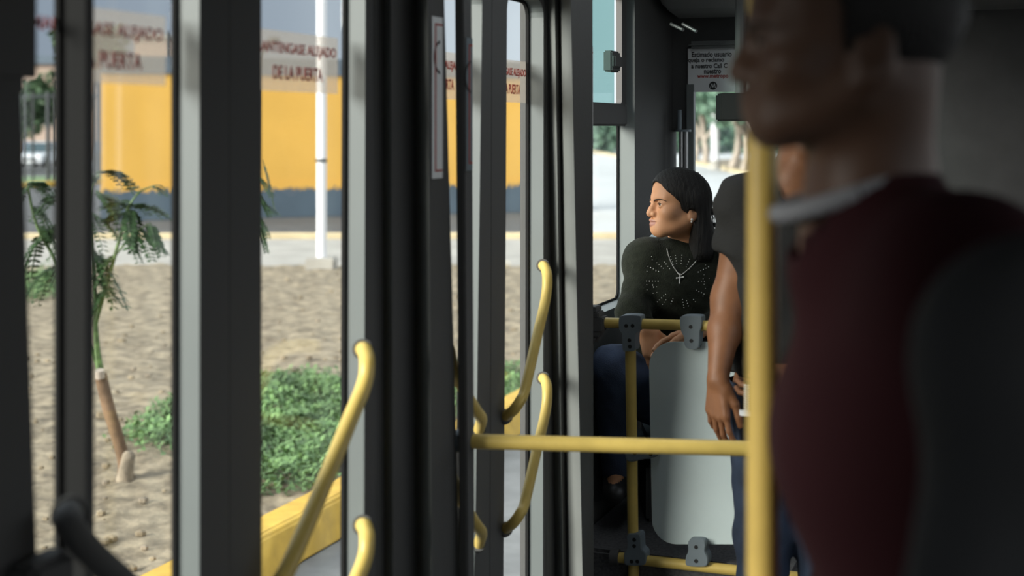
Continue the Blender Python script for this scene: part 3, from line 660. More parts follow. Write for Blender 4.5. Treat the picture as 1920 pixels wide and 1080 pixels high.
# ------------------------------------------------------------------ people: smooth blended volumes turned into one surface
class Field:
    def __init__(s, segs):             # segs: per axis list of (start, stop, step)
        s.ax = []
        for a in segs:
            v = [np.arange(p, q, st) for p, q, st in a]; s.ax.append(np.concatenate(v).astype(np.float32))
        s.d = np.full([len(a) for a in s.ax], 1e3, np.float32)
    def sub(s, lo, hi):
        sl = tuple(slice(max(0, np.searchsorted(a, l)-1), np.searchsorted(a, h)+1) for a, l, h in zip(s.ax, lo, hi))
        X, Y, Z = np.meshgrid(*[a[q] for a, q in zip(s.ax, sl)], indexing='ij', sparse=True)
        return sl, X, Y, Z
    def blend(s, sl, e, k, op='u'):
        d = s.d[sl]
        if op == 'u':
            if k > 0:
                h = np.clip(.5+.5*(d-e)/k, 0, 1); n = d*(1-h)+e*h-k*h*(1-h); n = np.where(d > 10, e, n)
            else: n = np.minimum(d, e)
        else:                          # carve e out of the volume
            e = -e
            if k > 0:
                h = np.clip(.5-.5*(d-e)/k, 0, 1); n = d*(1-h)+e*h+k*h*(1-h); n = np.where(d > 10, d, n)
            else: n = np.maximum(d, e)
        s.d[sl] = n
    def cone(s, a, b, ra, rb, k=.02, op='u', end=None):   # end: fraction of the length where the cone is cut off square
        a, b = np.array(a, np.float32), np.array(b, np.float32); m = max(ra, rb)+.035+k
        sl, X, Y, Z = s.sub(np.minimum(a, b)-m, np.maximum(a, b)+m)
        v = b-a; L2 = float(v @ v)+1e-9
        t = np.clip(((X-a[0])*v[0]+(Y-a[1])*v[1]+(Z-a[2])*v[2])/L2, 0, 1)
        e = np.sqrt((X-a[0]-t*v[0])**2+(Y-a[1]-t*v[1])**2+(Z-a[2]-t*v[2])**2)-(ra+(rb-ra)*t)
        if end is not None and end < 0: e = np.maximum(e, -end-Z)
        elif end is not None: e = np.maximum(e, ((X-a[0])*v[0]+(Y-a[1])*v[1]+(Z-a[2])*v[2])/np.sqrt(L2)-end*np.sqrt(L2))
        s.blend(sl, e, k, op)
    def chain(s, pts, rr, k=.02, op='u'):
        for i in range(len(pts)-1): s.cone(pts[i], pts[i+1], rr[i], rr[i+1], k, op)
    def ell(s, c, r, R=None, k=.02, op='u'):       # R: 3x3, columns are the local axes in world
        c = np.array(c, np.float32); r = np.array(r, np.float32); m = float(r.max())+.035+k
        sl, X, Y, Z = s.sub(c-m, c+m); X, Y, Z = X-c[0], Y-c[1], Z-c[2]
        if R is not None:
            R = np.array(R); X, Y, Z = (X*R[0, 0]+Y*R[1, 0]+Z*R[2, 0], X*R[0, 1]+Y*R[1, 1]+Z*R[2, 1], X*R[0, 2]+Y*R[1, 2]+Z*R[2, 2])
        k0 = np.sqrt((X/r[0])**2+(Y/r[1])**2+(Z/r[2])**2); k1 = np.sqrt((X/r[0]**2)**2+(Y/r[1]**2)**2+(Z/r[2]**2)**2)
        e = np.where(k1 > 1e-6, k0*(k0-1)/np.maximum(k1, 1e-6), -r.min()); s.blend(sl, e.astype(np.float32), k, op)
    def cut(s, c, n, lo=None, hi=None):            # remove everything on the +n side of the plane through c (inside a box)
        c, n = np.array(c), np.array(n); n = n/np.linalg.norm(n)
        lo = c-5 if lo is None else np.array(lo); hi = c+5 if hi is None else np.array(hi)
        sl, X, Y, Z = s.sub(lo, hi); e = (X-c[0])*n[0]+(Y-c[1])*n[1]+(Z-c[2])*n[2]
        s.d[sl] = np.maximum(s.d[sl], e)
    def warp(s, fn, lo, hi):
        sl, X, Y, Z = s.sub(lo, hi); s.d[sl] = s.d[sl]+fn(X, Y, Z)
    def mesh(s, name, mats, parent=None, smooth_it=2, pick=None):
        d, (xs, ys, zs) = s.d, s.ax; ins = d < 0
        cnt = np.zeros([n-1 for n in d.shape], np.int8)
        for i in (0, 1):
            for j in (0, 1):
                for k in (0, 1): cnt += ins[i:d.shape[0]-1+i, j:d.shape[1]-1+j, k:d.shape[2]-1+k]
        act = np.argwhere((cnt > 0) & (cnt < 8)); n = len(act)
        cor = np.array([[i, j, k] for i in (0, 1) for j in (0, 1) for k in (0, 1)])
        val = np.stack([d[act[:, 0]+c[0], act[:, 1]+c[1], act[:, 2]+c[2]] for c in cor], 1)
        val = np.clip(val, -.05, .05)
        acc = np.zeros((n, 3)); w_ = np.zeros(n)
        for a in range(8):
            for b in range(a+1, 8):
                if np.abs(cor[a]-cor[b]).sum() != 1: continue
                m = (val[:, a] < 0) != (val[:, b] < 0); t = np.where(m, val[:, a]/np.where(m, val[:, a]-val[:, b], 1), 0)
                acc += np.where(m[:, None], cor[a]+(cor[b]-cor[a])*t[:, None], 0); w_ += m
        loc = acc/w_[:, None]; co = np.empty((n, 3))
        for q, A in enumerate((xs, ys, zs)):
            i = act[:, q]; co[:, q] = A[i]+(A[i+1]-A[i])*loc[:, q]
        idm = np.full(cnt.shape, -1, np.int32); idm[act[:, 0], act[:, 1], act[:, 2]] = np.arange(n)
        F = []
        for q in range(3):
            u, v = (q+1) % 3, (q+2) % 3
            s0 = [slice(None)]*3; s1 = [slice(None)]*3; s0[q] = slice(0, -1); s1[q] = slice(1, None)
            a, b = ins[tuple(s0)], ins[tuple(s1)]; e = np.argwhere(a != b)
            e = e[(e[:, u] > 0) & (e[:, v] > 0) & (e[:, u] < d.shape[u]-1) & (e[:, v] < d.shape[v]-1)]
            pos = a[e[:, 0], e[:, 1], e[:, 2]]
            def cell(du, dv):
                f = e.copy(); f[:, u] -= du; f[:, v] -= dv; return idm[f[:, 0], f[:, 1], f[:, 2]]
            f = np.stack([cell(1, 1), cell(0, 1), cell(0, 0), cell(1, 0)], 1)
            f[~pos] = f[~pos][:, ::-1]; F.append(f)
        F = np.concatenate(F); F = F[(F >= 0).all(1)]
        ed = np.concatenate([F[:, [0, 1]], F[:, [1, 2]], F[:, [2, 3]], F[:, [3, 0]]])
        for it in range(smooth_it):    # light Laplacian, then a small push back
            for lam in (.5, -.45):
                sm = np.zeros_like(co); ct = np.zeros(n)
                np.add.at(sm, ed[:, 0], co[ed[:, 1]]); np.add.at(ct, ed[:, 0], 1); np.add.at(sm, ed[:, 1], co[ed[:, 0]]); np.add.at(ct, ed[:, 1], 1)
                co = co+lam*(sm/np.maximum(ct, 1)[:, None]-co)
        me = bpy.data.meshes.new(name); me.vertices.add(n); me.vertices.foreach_set('co', co.astype(np.float32).ravel())
        me.loops.add(len(F)*4); me.loops.foreach_set('vertex_index', F.ravel().astype(np.int32)); me.polygons.add(len(F))
        me.polygons.foreach_set('loop_start', np.arange(0, len(F)*4, 4, dtype=np.int32)); me.polygons.foreach_set('loop_total', np.full(len(F), 4, np.int32))
        me.polygons.foreach_set('use_smooth', np.ones(len(F), bool))
        for m in (mats if isinstance(mats, (list, tuple)) else [mats]): me.materials.append(m)
        if pick is not None: me.polygons.foreach_set('material_index', pick(co[F].mean(1)).astype(np.int32))
        me.update(calc_edges=True); me.validate()
        o = bpy.data.objects.new(name, me); C.objects.link(o)
        if parent: attach(o, parent)
        return o
def basis(fwd, up=(0, 0, 1)):          # columns: left, forward, up
    f = Vector(fwd).normalized(); l = Vector(up).cross(f).normalized(); u = f.cross(l); return np.array([l[:], f[:], u[:]]).T
class Head:
    def __init__(s, c, fwd, up=(0, 0, 1), sc=1.0, bk=0.0): s.bk = bk; s.c = np.array(c); s.R = basis(fwd, up); s.sc = sc
    def w(s, x, y, z): return s.c+s.R @ (np.array([x, y, z])*s.sc)
    def loc(s, p): return ((p-s.c) @ s.R)/s.sc
    def ell(s, F, c, r, k=.02, op='u', tilt=None):
        R = s.R if tilt is None else s.R @ np.array(Matrix.Rotation(tilt[1], 3, tilt[0])); F.ell(s.w(*c), np.array(r)*s.sc, R, k, op)
    def cone(s, F, a, b, ra, rb, k=.02, op='u'): F.cone(s.w(*a), s.w(*b), ra*s.sc, rb*s.sc, k, op)
    def build(s, F, neck, nr=.055, male=False):
        e, c = s.ell, s.cone
        e(F, (0, -.012+s.bk, .042), (.070, .092-s.bk, .076), 0)
        e(F, (0, .030, .045), (.060, .056, .062), .03)               # forehead
        e(F, (0, .030, -.020), (.056, .056, .066), .03)              # mid face
        for q in (-1, 1):
            c(F, (q*.050, .005, -.040), (q*.020, .072, -.068), .018, .015, .03)   # jaw line
            e(F, (q*.040, .058, -.012), (.022, .024, .020), .025)    # cheek
            c(F, (q*.040, .068, .032), (q*.010, .082, .030), .010, .010, .016)    # brow ridge
            e(F, (q*.031, .092, .014), (.019, .015, .012), .012, '-')             # eye hollow
        e(F, (0, .068, -.046), (.030, .030, .027), .025)             # muzzle
        e(F, (0, .077, -.067), (.020, .019, .016), .02)              # chin
        c(F, (0, .086, .022), (0, .098, -.002), .0082, .0095, .012)  # nose bridge
        c(F, (0, .098, -.002), (0, .1055, -.0125), .0095, .0105, .008)
        e(F, (0, .0985, -.019), (.008, .012, .007), .006)
        for q in (-1, 1):
            e(F, (q*.0130, .0935, -.0165), (.0080, .0120, .0090), .006)
            e(F, (q*.0075, .100, -.0275), (.0042, .006, .0045), .003, '-')
            e(F, (q*.031, .0755, .0145), (.0155, .0115, .0125), .004)              # eye globe cover
            c(F, (q*.046, .072, .0165), (q*.031, .0865, .0215), .003, .0034, .004); c(F, (q*.031, .0865, .0215), (q*.017, .0835, .0165), .0034, .003, .004)
            c(F, (q*.045, .071, .010), (q*.031, .0845, .0065), .0028, .003, .004); c(F, (q*.031, .0845, .0065), (q*.017, .082, .0105), .003, .0028, .004)
            e(F, (q*.0315, .0890, .0138), (.0128, .0080, .0038), .002, '-')         # lid opening
            e(F, (q*.0185, .096, .010), (.0075, .010, .014), .008, '-'); e(F, (q*.0235, .0935, -.013), (.0035, .006, .008), .005, '-')
            # lips
            c(F, (q*.023, .085, -.0410), (q*.005, .0995, -.0355), .0040, .0062, .005); c(F, (q*.021, .085, -.0430), (0, .0975, -.0485), .0040, .0072, .005)
            c(F, (q*.022, .0925, -.0418), (0, .1085, -.0412), .0016, .0026, .002, '-')
            # ear
            e(F, (q*.071, -.016, -.004), (.009, .020, .031), .008, tilt=('X', .2)); e(F, (q*.079, -.012, .002), (.006, .011, .017), .006, '-'); e(F, (q*.071, -.006, -.030), (.006, .009, .010), .008)
        c(F, (0, -.030, -.03), s.loc(np.array(neck)), .055, nr/s.sc, .03)
    def region(s, p):                  # face painting by place on the head: 0 skin, 1 lips
        q = s.loc(p); ax = np.abs(q[:, 0])
        up_ = -.0325-.14*ax-.002*np.exp(-(ax/.004)**2); lo_ = -.0560+.30*ax
        return ((q[:, 1] > .084) & (ax < .0195) & (q[:, 2] < up_) & (q[:, 2] > lo_)).astype(int)
    def eyes(s, parent):
        for q in (-1, 1):
            mb = MB(); mb.sphere(s.w(q*.031, .0745, .0140), .0118*s.sc, 20, 0); ey = mb.build('eye', M['eyewhite'], parent, smooth=True)
            g = Vector(s.w(q*.031+0, .0745, .0140)); fw = Vector(s.R[:, 1]); mb = MB(); rot = Vector((0, 0, 1)).rotation_difference(fw).to_matrix()
            mb.sphere(g+(fw*.0070+Vector(s.R[:, 0])*q*.0016)*s.sc, .0062*s.sc, 14, 0, (1, 1, .9), rot); mb.build('iris', M['iris'], ey, smooth=True)
    def brows(s, parent, m):
        for q in (-1, 1):
            mb = MB(); pts = [Vector(s.w(*p)) for p in ((q*.010, .0935, .0245), (q*.022, .0925, .0280), (q*.034, .0880, .0300), (q*.0465, .0790, .0275), (q*.053, .0710, .0240))]
            pth = smooth_path(pts, 5); mb.tube(pth, [(.0010+.0012*math.sin(math.pi*min(1, i/len(pth)+.25)))*s.sc for i in range(len(pth))], 8); mb.build('eyebrow', m, parent, smooth=True)
            mb = MB(); mb.tube(smooth_path([Vector(s.w(*p)) for p in ((q*.0455, .0765, .0135), (q*.039, .0850, .0172), (q*.031, .0885, .0185), (q*.0225, .0868, .0170), (q*.0185, .0850, .0140))], 4), .0011*s.sc, 6); mb.build('eyelashes', m, parent, smooth=True)
def hand(F, wrist, fwd, thumb, sc=1.0, curl=(.25, .3, .35, .4), spread=.05, tc=.3, wr=.026):
    """fwd: along the hand; thumb: direction of the thumb side; palm normal = fwd x thumb (right hand) given by bend direction below"""
    f = Vector(fwd).normalized(); t = (Vector(thumb)-f*Vector(thumb).dot(f)).normalized(); return f, t
def add_hand(F, wrist, fwd, thumb, palm, sc=1.0, curl=(.3, .35, .4, .45), tsp=.6, r=.0085):
    w_ = Vector(wrist); f = Vector(fwd).normalized(); t = (Vector(thumb)-f*Vector(thumb).dot(f)).normalized(); p = Vector(palm); p = (p-f*p.dot(f)-t*p.dot(t)).normalized()
    K_ = []
    for i, (u, L_) in enumerate(((.030, .088), (.0105, .092), (-.0095, .087), (-.0275, .077))):
        k_ = w_+(f*L_+t*u)*sc; K_.append(k_)
        F.cone(w_+t*u*.55*sc, k_, .0145*sc, .0115*sc, .012)
    for i, (k_, lens) in enumerate(zip(K_, ((.040, .025, .020), (.045, .028, .021), (.041, .026, .020), (.032, .020, .018)))):
        a = curl[i]*.6; q = k_; d0 = (f+t*(.08*(1.5-i))).normalized(); rr = r*(1 if i < 3 else .88)*sc
        for j, L_ in enumerate(lens):
            a_ = a+curl[i]*j; d = (d0*math.cos(a_)+p*math.sin(a_)).normalized(); n_ = q+d*L_*sc
            F.cone(q, n_, rr*(1-.07*j), rr*(.93-.07*j), .003 if j else .006); q = n_
    b = w_+(f*.022+t*.024+p*.006)*sc; d = (t*tsp+f*.75+p*.25).normalized(); m = b+d*.042*sc
    F.cone(w_+f*.012*sc+t*.012*sc, b, .015*sc, .015*sc, .012); F.cone(b, m, .0145*sc, .0115*sc, .008)
    d2 = (f+t*tsp*.35+p*.25).normalized(); m2 = m+d2*.033*sc; F.cone(m, m2, .0112*sc, .0095*sc, .004); F.cone(m2, m2+(f+p*.3).normalized()*.024*sc, .0098*sc, .0082*sc, .004)
N3 = lambda v: np.array(v, np.float64)

# ---------------- seated woman
Wn = empty('person', P(1285, 0, 4.56)*1.0, 'seated woman in dark sweater with sparkling stones, gazing out of the side window', 'person'); Wn.location.z = .40
J = lambda px, py, D: np.array(P(px, py, D))
hd_c = J(1276, 390, 4.47); H = Head(hd_c, (-.955, -.30, -.01), (.02, .04, 1), 1.0, .012)
nb = J(1287, 462, 4.53); chest = J(1280, 540, 4.53); belly = J(1280, 640, 4.55); hip = J(1280, 720, 4.60)
shR, shL = J(1212, 491, 4.50), J(1362, 486, 4.50)
elR, wrR = J(1186, 590, 4.39), J(1211, 617, 4.33)
elL, wrL = J(1378, 592, 4.42), J(1309, 619, 4.29)
knR, anR, toR = J(1150, 690, 4.42), J(1160, 900, 4.50), J(1150, 925, 4.36)
knL, anL, toL = J(1290, 735, 4.34), J(1285, 930, 4.44), J(1280, 950, 4.32)
Fs = Field([[(.20, .345, .01), (.345, .62, .0023), (.62, .86, .008)], [(4.06, 4.62, .0026), (4.62, 4.9, .01)], [(.33, .88, .012), (.88, .985, .003), (.985, 1.22, .009), (1.22, 1.50, .0023)]])
H.build(Fs, nb, .052)
def torso(F, g=0.0):
    F.cone(nb+N3((0, .01, .0)), chest, .055+g, .115+g, .05)
    for q, sgn in ((shR, -1), (shL, 1)):
        F.cone(nb+N3((0, .015, -.03)), q, .050+g, .052+g, .04); F.cone(q, chest+N3((sgn*.06, -.02, -.01)), .055+g, .09+g, .05)
        F.ell(chest+N3((sgn*.065, -.07, -.02)), (.062+g, .05+g, .058+g), None, .04)
    F.cone(chest, belly, .125+g, .122+g, .05); F.cone(belly, hip, .122+g, .135+g, .05)
    for sgn in (-1, 1): F.cone(belly+N3((sgn*.07, 0, 0)), hip+N3((sgn*.085, 0, 0)), .09+g, .105+g, .05)
def arms(F, g=0.0, k=.02):
    for s_, e_, w_ in ((shR, elR, wrR), (shL, elL, wrL)):
        F.cone(s_, e_, .048+g, .040+g, .03); F.cone(e_, w_, .039+g, .026+g, k)
def legs(F, g=0.0):
    for sgn, kn, an in ((-1, knR, anR), (1, knL, anL)):
        h_ = hip+N3((sgn*.085, -.03, -.02)); F.cone(h_, kn, .088+g, .060+g, .04); F.cone(kn, an, .057+g, .040+g, .03)
torso(Fs, -.008); arms(Fs); legs(Fs)
for an, to in ((anR, toR), (anL, toL)): Fs.cone(an, to, .036, .026, .02)
add_hand(Fs, wrR, (.30, -.30, -.90), (.85, -.2, .40), (.1, .75, -.6), .92, (.35, .4, .45, .5))
add_hand(Fs, wrL, (-.90, -.10, -.36), (-.1, -.75, .6), (-.15, .55, -.75), .92, (.22, .26, .30, .34), .4)
body = Fs.mesh('body', [M['skin'], M['lips']], Wn, 2, lambda p: H.region(p)); del Fs
H.eyes(Wn); H.brows(Wn, M['brow'])
def smooth_noise(X, Y, Z, f, s_): return np.sin(X*f+s_)*np.sin(Y*f*1.3+2*s_)*np.sin(Z*f*.9+3*s_)
Fs = Field([[(.20, .90, .005)], [(4.18, 4.86, .006)], [(.74, 1.32, .005)]])
torso(Fs, .012); arms(Fs, .010, .03)
Fs.cone(nb+N3((-.004, .012, .0)), nb+N3((-.006, .004, .036)), .071, .065, .03)       # raised collar
Fs.cut(N3(nb)+N3((-.006, .004, .040)), (-.10, -.15, 1), N3(nb)-N3((.085, .085, .05)), N3(nb)+N3((.085, .09, .2))); Fs.cut(hip+N3((0, 0, .06)), (0, 0, -1), (.2, 4.1, .5), (.9, 4.9, .9))
for e_, w_ in ((elR, wrR), (elL, wrL)):
    v = w_-e_; Fs.cut(w_-v*.06, v, w_-.09, w_+.09)
Fs.warp(lambda X, Y, Z: .002*smooth_noise(X, Y, Z, 55, 1)+.002*np.sin(Z*150+X*40+np.sin(Y*60))*np.clip(1.15-Z, 0, .1)*8, (.2, 4.18, .74), (.9, 4.86, 1.24))
swe = Fs.mesh('sweater', M['sweater'], Wn, 3); del Fs
Fs = Field([[(.15, .90, .009)], [(4.15, 4.9, .009)], [(.35, .95, .009)]])
legs(Fs, .010)
for sgn in (-1, 1): Fs.cone(belly+N3((sgn*.05, 0, -.06)), hip+N3((sgn*.085, 0, 0)), .10, .118, .05)
Fs.warp(lambda X, Y, Z: .004*smooth_noise(X, Y, Z, 70, 2), (.15, 4.15, .35), (.9, 4.9, .95))
Fs.cut(N3((0, 0, .42)), (0, 0, -1)); jn = Fs.mesh('jeans', M['jeans'], Wn, 3); del Fs
Fs = Field([[(.15, .75, .008)], [(4.15, 4.6, .008)], [(.34, .52, .006)]])
for an, to in ((anR, toR), (anL, toL)): Fs.cone(an+N3((0, .03, 0)), to, .045, .036, .03)
for z in (.365,): Fs.cut(N3((0, 0, z)), (0, 0, -1))
tag(Fs.mesh('shoes', M['shoe'], Wn, 2)); del Fs
# hair
Fs = Field([[(.36, .74, .0035)], [(4.28, 4.78, .004)], [(1.06, 1.52, .0035)]])
hw = H
hw.ell(Fs, (0, -.004, .040), (.080, .090, .086), 0)
hw.ell(Fs, (0, .026, .060), (.068, .064, .064), .02)
hw.cone(Fs, (0, -.030, .02), (-.01, -.050, -.12), .064, .052, .04)
for q in (-1, 1): hw.cone(Fs, (q*.052, -.030, .02), (q*.058, -.046, -.135), .034, .032, .03)
Fs.cone(H.w(0, -.045, -.10), J(1324, 500, 4.60), .050, .036, .04); Fs.cone(H.w(0, -.04, -.10), J(1300, 500, 4.64), .060, .05, .04)
# open the face: carve in front of the hairline (slightly off-centre parting)
def face_cut(X, Y, Z):
    x, y, z = [((X-H.c[0])*H.R[0, i]+(Y-H.c[1])*H.R[1, i]+(Z-H.c[2])*H.R[2, i])/H.sc for i in range(3)]
    ax = np.abs(x-.004)
    line = .058-1.05*np.clip(z-.045, 0, .09)-.7*np.clip(ax-.02, 0, .1)-.30*np.clip(.03-z, 0, .2)   # y of the hair edge
    return line, x, y, z
sl, X, Y, Z = Fs.sub((.3, 4.2, 1.0), (.8, 4.85, 1.6))
line, x_, y_, z_ = face_cut(X, Y, Z)
hl = .084-.45*np.clip(np.abs(x_-.006)-.012, 0, .08)          # height of the hairline over the brow
edge = np.interp(z_, [-.12, -.05, -.012, 0, .018, .037, .058, .079], [-.02, -.012, .012, .026, .031, .049, .070, .078])
carve = np.minimum(y_-edge, hl-z_)*.9
Fs.d[sl] = np.maximum(Fs.d[sl], np.where(Fs.d[sl] < 10, carve, Fs.d[sl]))
# a little bare triangle where the ear lobe shows
hw.ell(Fs, (.082, -.004, -.026), (.026, .017, .022), .008, '-'); hw.ell(Fs, (-.082, -.004, -.026), (.026, .017, .022), .008, '-')
ang = lambda X, Y, Z: .0016*np.sin((X*.9-Y*.5)*520+4*np.sin(Z*13)+2*np.sin(X*40))*np.cos(Y*260+3*np.sin(Z*9))
Fs.warp(ang, (.3, 4.2, 1.0), (.8, 4.85, 1.6))
hair = Fs.mesh('hair', M['hair'], Wn, 2); del Fs
mb = MB(); rs = random.Random(2)                              # loose strands
for k in range(46):
    a = rs.uniform(-1, 1); p0 = Vector(H.w(.01*a, -.03-.03*rs.random(), .112)); p1 = Vector(H.w(.03*a, -.094-.006*rs.random(), .02)); e_ = J(1336+rs.uniform(-14, 16), 455+rs.uniform(-10, 60), 4.58+rs.uniform(-.04, .04))
    mb.tube(smooth_path([p0, p1, (p1+Vector(e_))/2+Vector((rs.uniform(-.004, .014), 0, 0)), Vector(e_)], 6), .0005, 4)
mb.build('loose_strands', M['hair'], hair)
# jewellery: stones, chain with cross, earring
dg = bpy.context.evaluated_depsgraph_get()
def bvh_of(o):
    me = o.data; mw = o.matrix_world; o_ = o.parent
    n = len(me.vertices); co = np.empty(n*3); me.vertices.foreach_get('co', co); return BVHTree.FromPolygons([Vector(v) for v in co.reshape(-1, 3)], [list(p.vertices) for p in me.polygons])
bv = bvh_of(swe); EYE = Vector((0, 0, CAMZ))
def on(px, py, b=bv, off=0.0):
    d = (P(px, py, 4)-EYE).normalized(); h = b.ray_cast(EYE, d)
    return (h[0]+h[1]*off, h[1]) if h[0] else (None, None)
mb = MB(); rs = random.Random(9)
cx, cy = 1274, 528
for k in range(26):
    a = 2*math.pi*k/26+rs.uniform(-.05, .05)
    if rs.random() < .1: continue
    r0 = rs.choice((34, 38, 42)); n = rs.choice((2, 3, 4, 4, 5))
    if math.sin(a) < -.55: r0 -= 4; n = 4
    for j in range(n):
        r = r0+j*5.2; p, nn = on(cx+math.cos(a)*r*1.05, cy+math.sin(a)*r)
        if p: mb.sphere(p, .0016*rs.uniform(.7, 1.15), 6)
for k in range(24):
    p, nn = on(rs.choice((rs.uniform(1212, 1236), rs.uniform(1318, 1338))), rs.uniform(478, 560))
    if p: mb.sphere(p, .0011, 6)
tag(mb.build('rhinestone_pattern', M['stone'], swe, smooth=True), kind='stuff')
mb = MB(); chn = []
for x, y in ((1250, 468), (1254, 482), (1261, 498), (1269, 510), (1275, 516), (1284, 511), (1297, 499), (1308, 486), (1317, 474)):
    p, nn = on(x, y, bv, .003); chn.append(p if p else P(x, y, 4.40))
pth = smooth_path(chn, 7)
for i, p in enumerate(pth):
    mb.sphere(p, .0017, 6)
ck = mb.build('necklace', M['silver'], Wn, smooth=True)
p, nn = on(1275, 523, bv, .005); rot = None
mb = MB(); mb.tube([p+Vector((0, 0, .012)), p-Vector((.002, 0, .014))], .0019, 8); mb.tube([p+Vector((-.009, 0, .001)), p+Vector((.009, 0, .004))], .0019, 8)
for v in ((0, 0, .013), (-.002, 0, -.015), (-.010, 0, .001), (.010, 0, .004)): mb.sphere(p+Vector(v), .0028, 8)
mb.build('cross_pendant', M['silver'], ck, smooth=True)
q_ = Vector(H.w(.0785, -.002, -.034)); q2 = Vector(H.w(-.0785, -.002, -.034))
for q in (q_, q2):
    mb = MB(); mb.sphere(q, .0042, 10); mb.sphere(q-Vector((.001, 0, .007)), .003, 8); mb.build('earring', M['silver'], Wn, smooth=True)
# ------------------------------------------------------------------ seat of the woman
seat = empty('passenger_seat', P(1285, 0, 4.62)*1.0, 'grey blue moulded bus seat carrying the seated woman', 'seat'); seat.location.z = .36
plat = MB(); plat.bbox(1.42, SF-.02, LW+.005, .62, 0.001, .36); tag(plat.build('floor_step', M['floor'], bevel=.01), kind='structure')
sc_ = P(1290, 0, 4.62); sc_.z = 0
mb = MB(); mb.box(sc_+UP*.575+Vector((.03,0,0)), .38, .40, .07); mb.build('seat_cushion', M['seat'], seat, bevel=.025)
mb = MB(); mb.box(sc_+UP*.45, .30, .30, .18); mb.build('seat_pedestal', M['black'], seat, bevel=.01)
out = []
bw = .165; by = 4.80
for a in range(9): t = math.pi*a/8; out.append((bw*math.cos(t) if abs(math.cos(t)) < .99 else bw*math.copysign(1, math.cos(t)), .11*math.sin(t)))
back = [(sc_.x+.022+x, 1.157+z) for x, z in out]+[(sc_.x+.022-bw*.94, .60), (sc_.x+.022+bw*.94, .60)]
mb = MB(); mb.prism([Vector((x, by-.0+.05*(z-.6), z)) for x, z in back], (0, .05, 0)); mb.build('seat_back', M['seat'], seat, bevel=.015, seg=3)

# ------------------------------------------------------------------ partition of yellow tube with a grey screen
PA = P(1120, 608, 4.16)
def PD(px, off=0.0):                    # depth on the partition plane
    k = (px-960)/FPX; b = PA-FD*off; return (RD.x*b.y-RD.y*b.x)/(RD.x-RD.y*k) if True else 0
def PP(px, py, off=0.0): return P(px, py, PD(px, off))
part = empty('partition_screen', Vector((PP(1185, 0).x, PP(1185, 0).y, 0)), 'yellow tube partition with grey rounded screen in front of the seated woman', 'partition')
zr = PP(1185, 608).z; zb = PP(1185, 1048).z
def rail_pt(px, z): p = PP(px, 600); p.z = z; return p
PEND = 1530
mb = MB(); mb.tube([rail_pt(1124, zr), rail_pt(PEND, zr+.012)], .0152, 18); mb.build('top_rail', M['yellow'], part, smooth=True)
mb = MB(); mb.tube([rail_pt(1158, zb), rail_pt(PEND, zb)], .0152, 18); mb.build('bottom_rail', M['yellow'], part, smooth=True)
mb = MB(); mb.tube([PP(1182, 640), PP(1187, 1020)], .0158, 18); mb.build('upright', M['yellow'], part, smooth=True)
# panel
def rrect(x0, x1, y0, y1, r, k=7, shear=0):
    o = []
    for cx, cy, a0 in ((x1-r, y1-r, 0), (x0+r, y1-r, 90), (x0+r, y0+r, 180), (x1-r, y0+r, 270)):
        for j in range(k+1): a = math.radians(a0+90*j/k); y = cy+r*math.sin(a); o.append((cx+r*math.cos(a)+shear*(y-y0), y))
    return o
mb = MB(); mb.prism([PP(x, y, -.004) for x, y in rrect(1216, 1500, 641, 1021, 46, shear=.018)], FD*.008); mb.build('screen_panel', M['panel'], part, bevel=.0015)
def clamp(outline, screws, name='clamp', off=.024, dep=.048):
    mb = MB(); pts = smooth_closed(outline); mb.prism([PP(x, y, off) for x, y in pts], FD*dep); c = mb.build(name, M['clamp'], part, smooth=True, bevel=.008, seg=3)
    for x, y in screws:
        p = PP(x, y, off+.0006); n_ = -FD; mb = MB(); mb.tube([p-FD*.0005, p+FD*.004], .0056, 16); mb.build('screw', M['screw'], c)
    return c
def smooth_closed(o, k=4):
    o = [Vector((x, y, 0)) for x, y in o]; n = len(o); r = []
    for i in range(n):
        a, b, c, d = o[i-1], o[i], o[(i+1) % n], o[(i+2) % n]
        for j in range(k): t = j/k; v = .5*((2*b)+(c-a)*t+(2*a-5*b+4*c-d)*t*t+(3*b-a-3*c+d)*t**3); r.append((v.x, v.y))
    return r
clamp([(1161, 596), (1166, 592), (1182, 591), (1196, 592), (1201, 595), (1201, 614), (1199, 620), (1192, 626), (1191, 645), (1190, 657), (1179, 659), (1168, 657), (1167, 640), (1166, 626), (1161, 618), (1160, 606)], [(1174, 611), (1186, 611), (1180, 638), (1181, 650)])
clamp([(1275, 597), (1279, 593), (1295, 592), (1311, 593), (1315, 596), (1315, 612), (1312, 622), (1311, 640), (1309, 652), (1300, 655), (1288, 653), (1283, 645), (1282, 632), (1277, 621), (1275, 610)], [(1295, 613), (1296, 639)])
clamp([(1176, 1003), (1188, 1001), (1200, 1003), (1202, 1020), (1203, 1030), (1210, 1038), (1210, 1055), (1206, 1060), (1188, 1061), (1172, 1059), (1170, 1052), (1170, 1038), (1175, 1030), (1176, 1018)], [(1189, 1012), (1189, 1024), (1184, 1053), (1195, 1053)])
clamp([(1291, 1014), (1305, 1011), (1320, 1013), (1323, 1022), (1322, 1034), (1327, 1045), (1327, 1058), (1322, 1062), (1305, 1063), (1288, 1061), (1285, 1055), (1286, 1044), (1290, 1034)], [(1305, 1026), (1305, 1052)])
clamp([(1172, 838), (1184, 834), (1196, 837), (1215, 843), (1232, 848), (1232, 856), (1214, 860), (1196, 864), (1184, 866), (1173, 862)], [(1190, 850), (1220, 852)])
mb = MB()
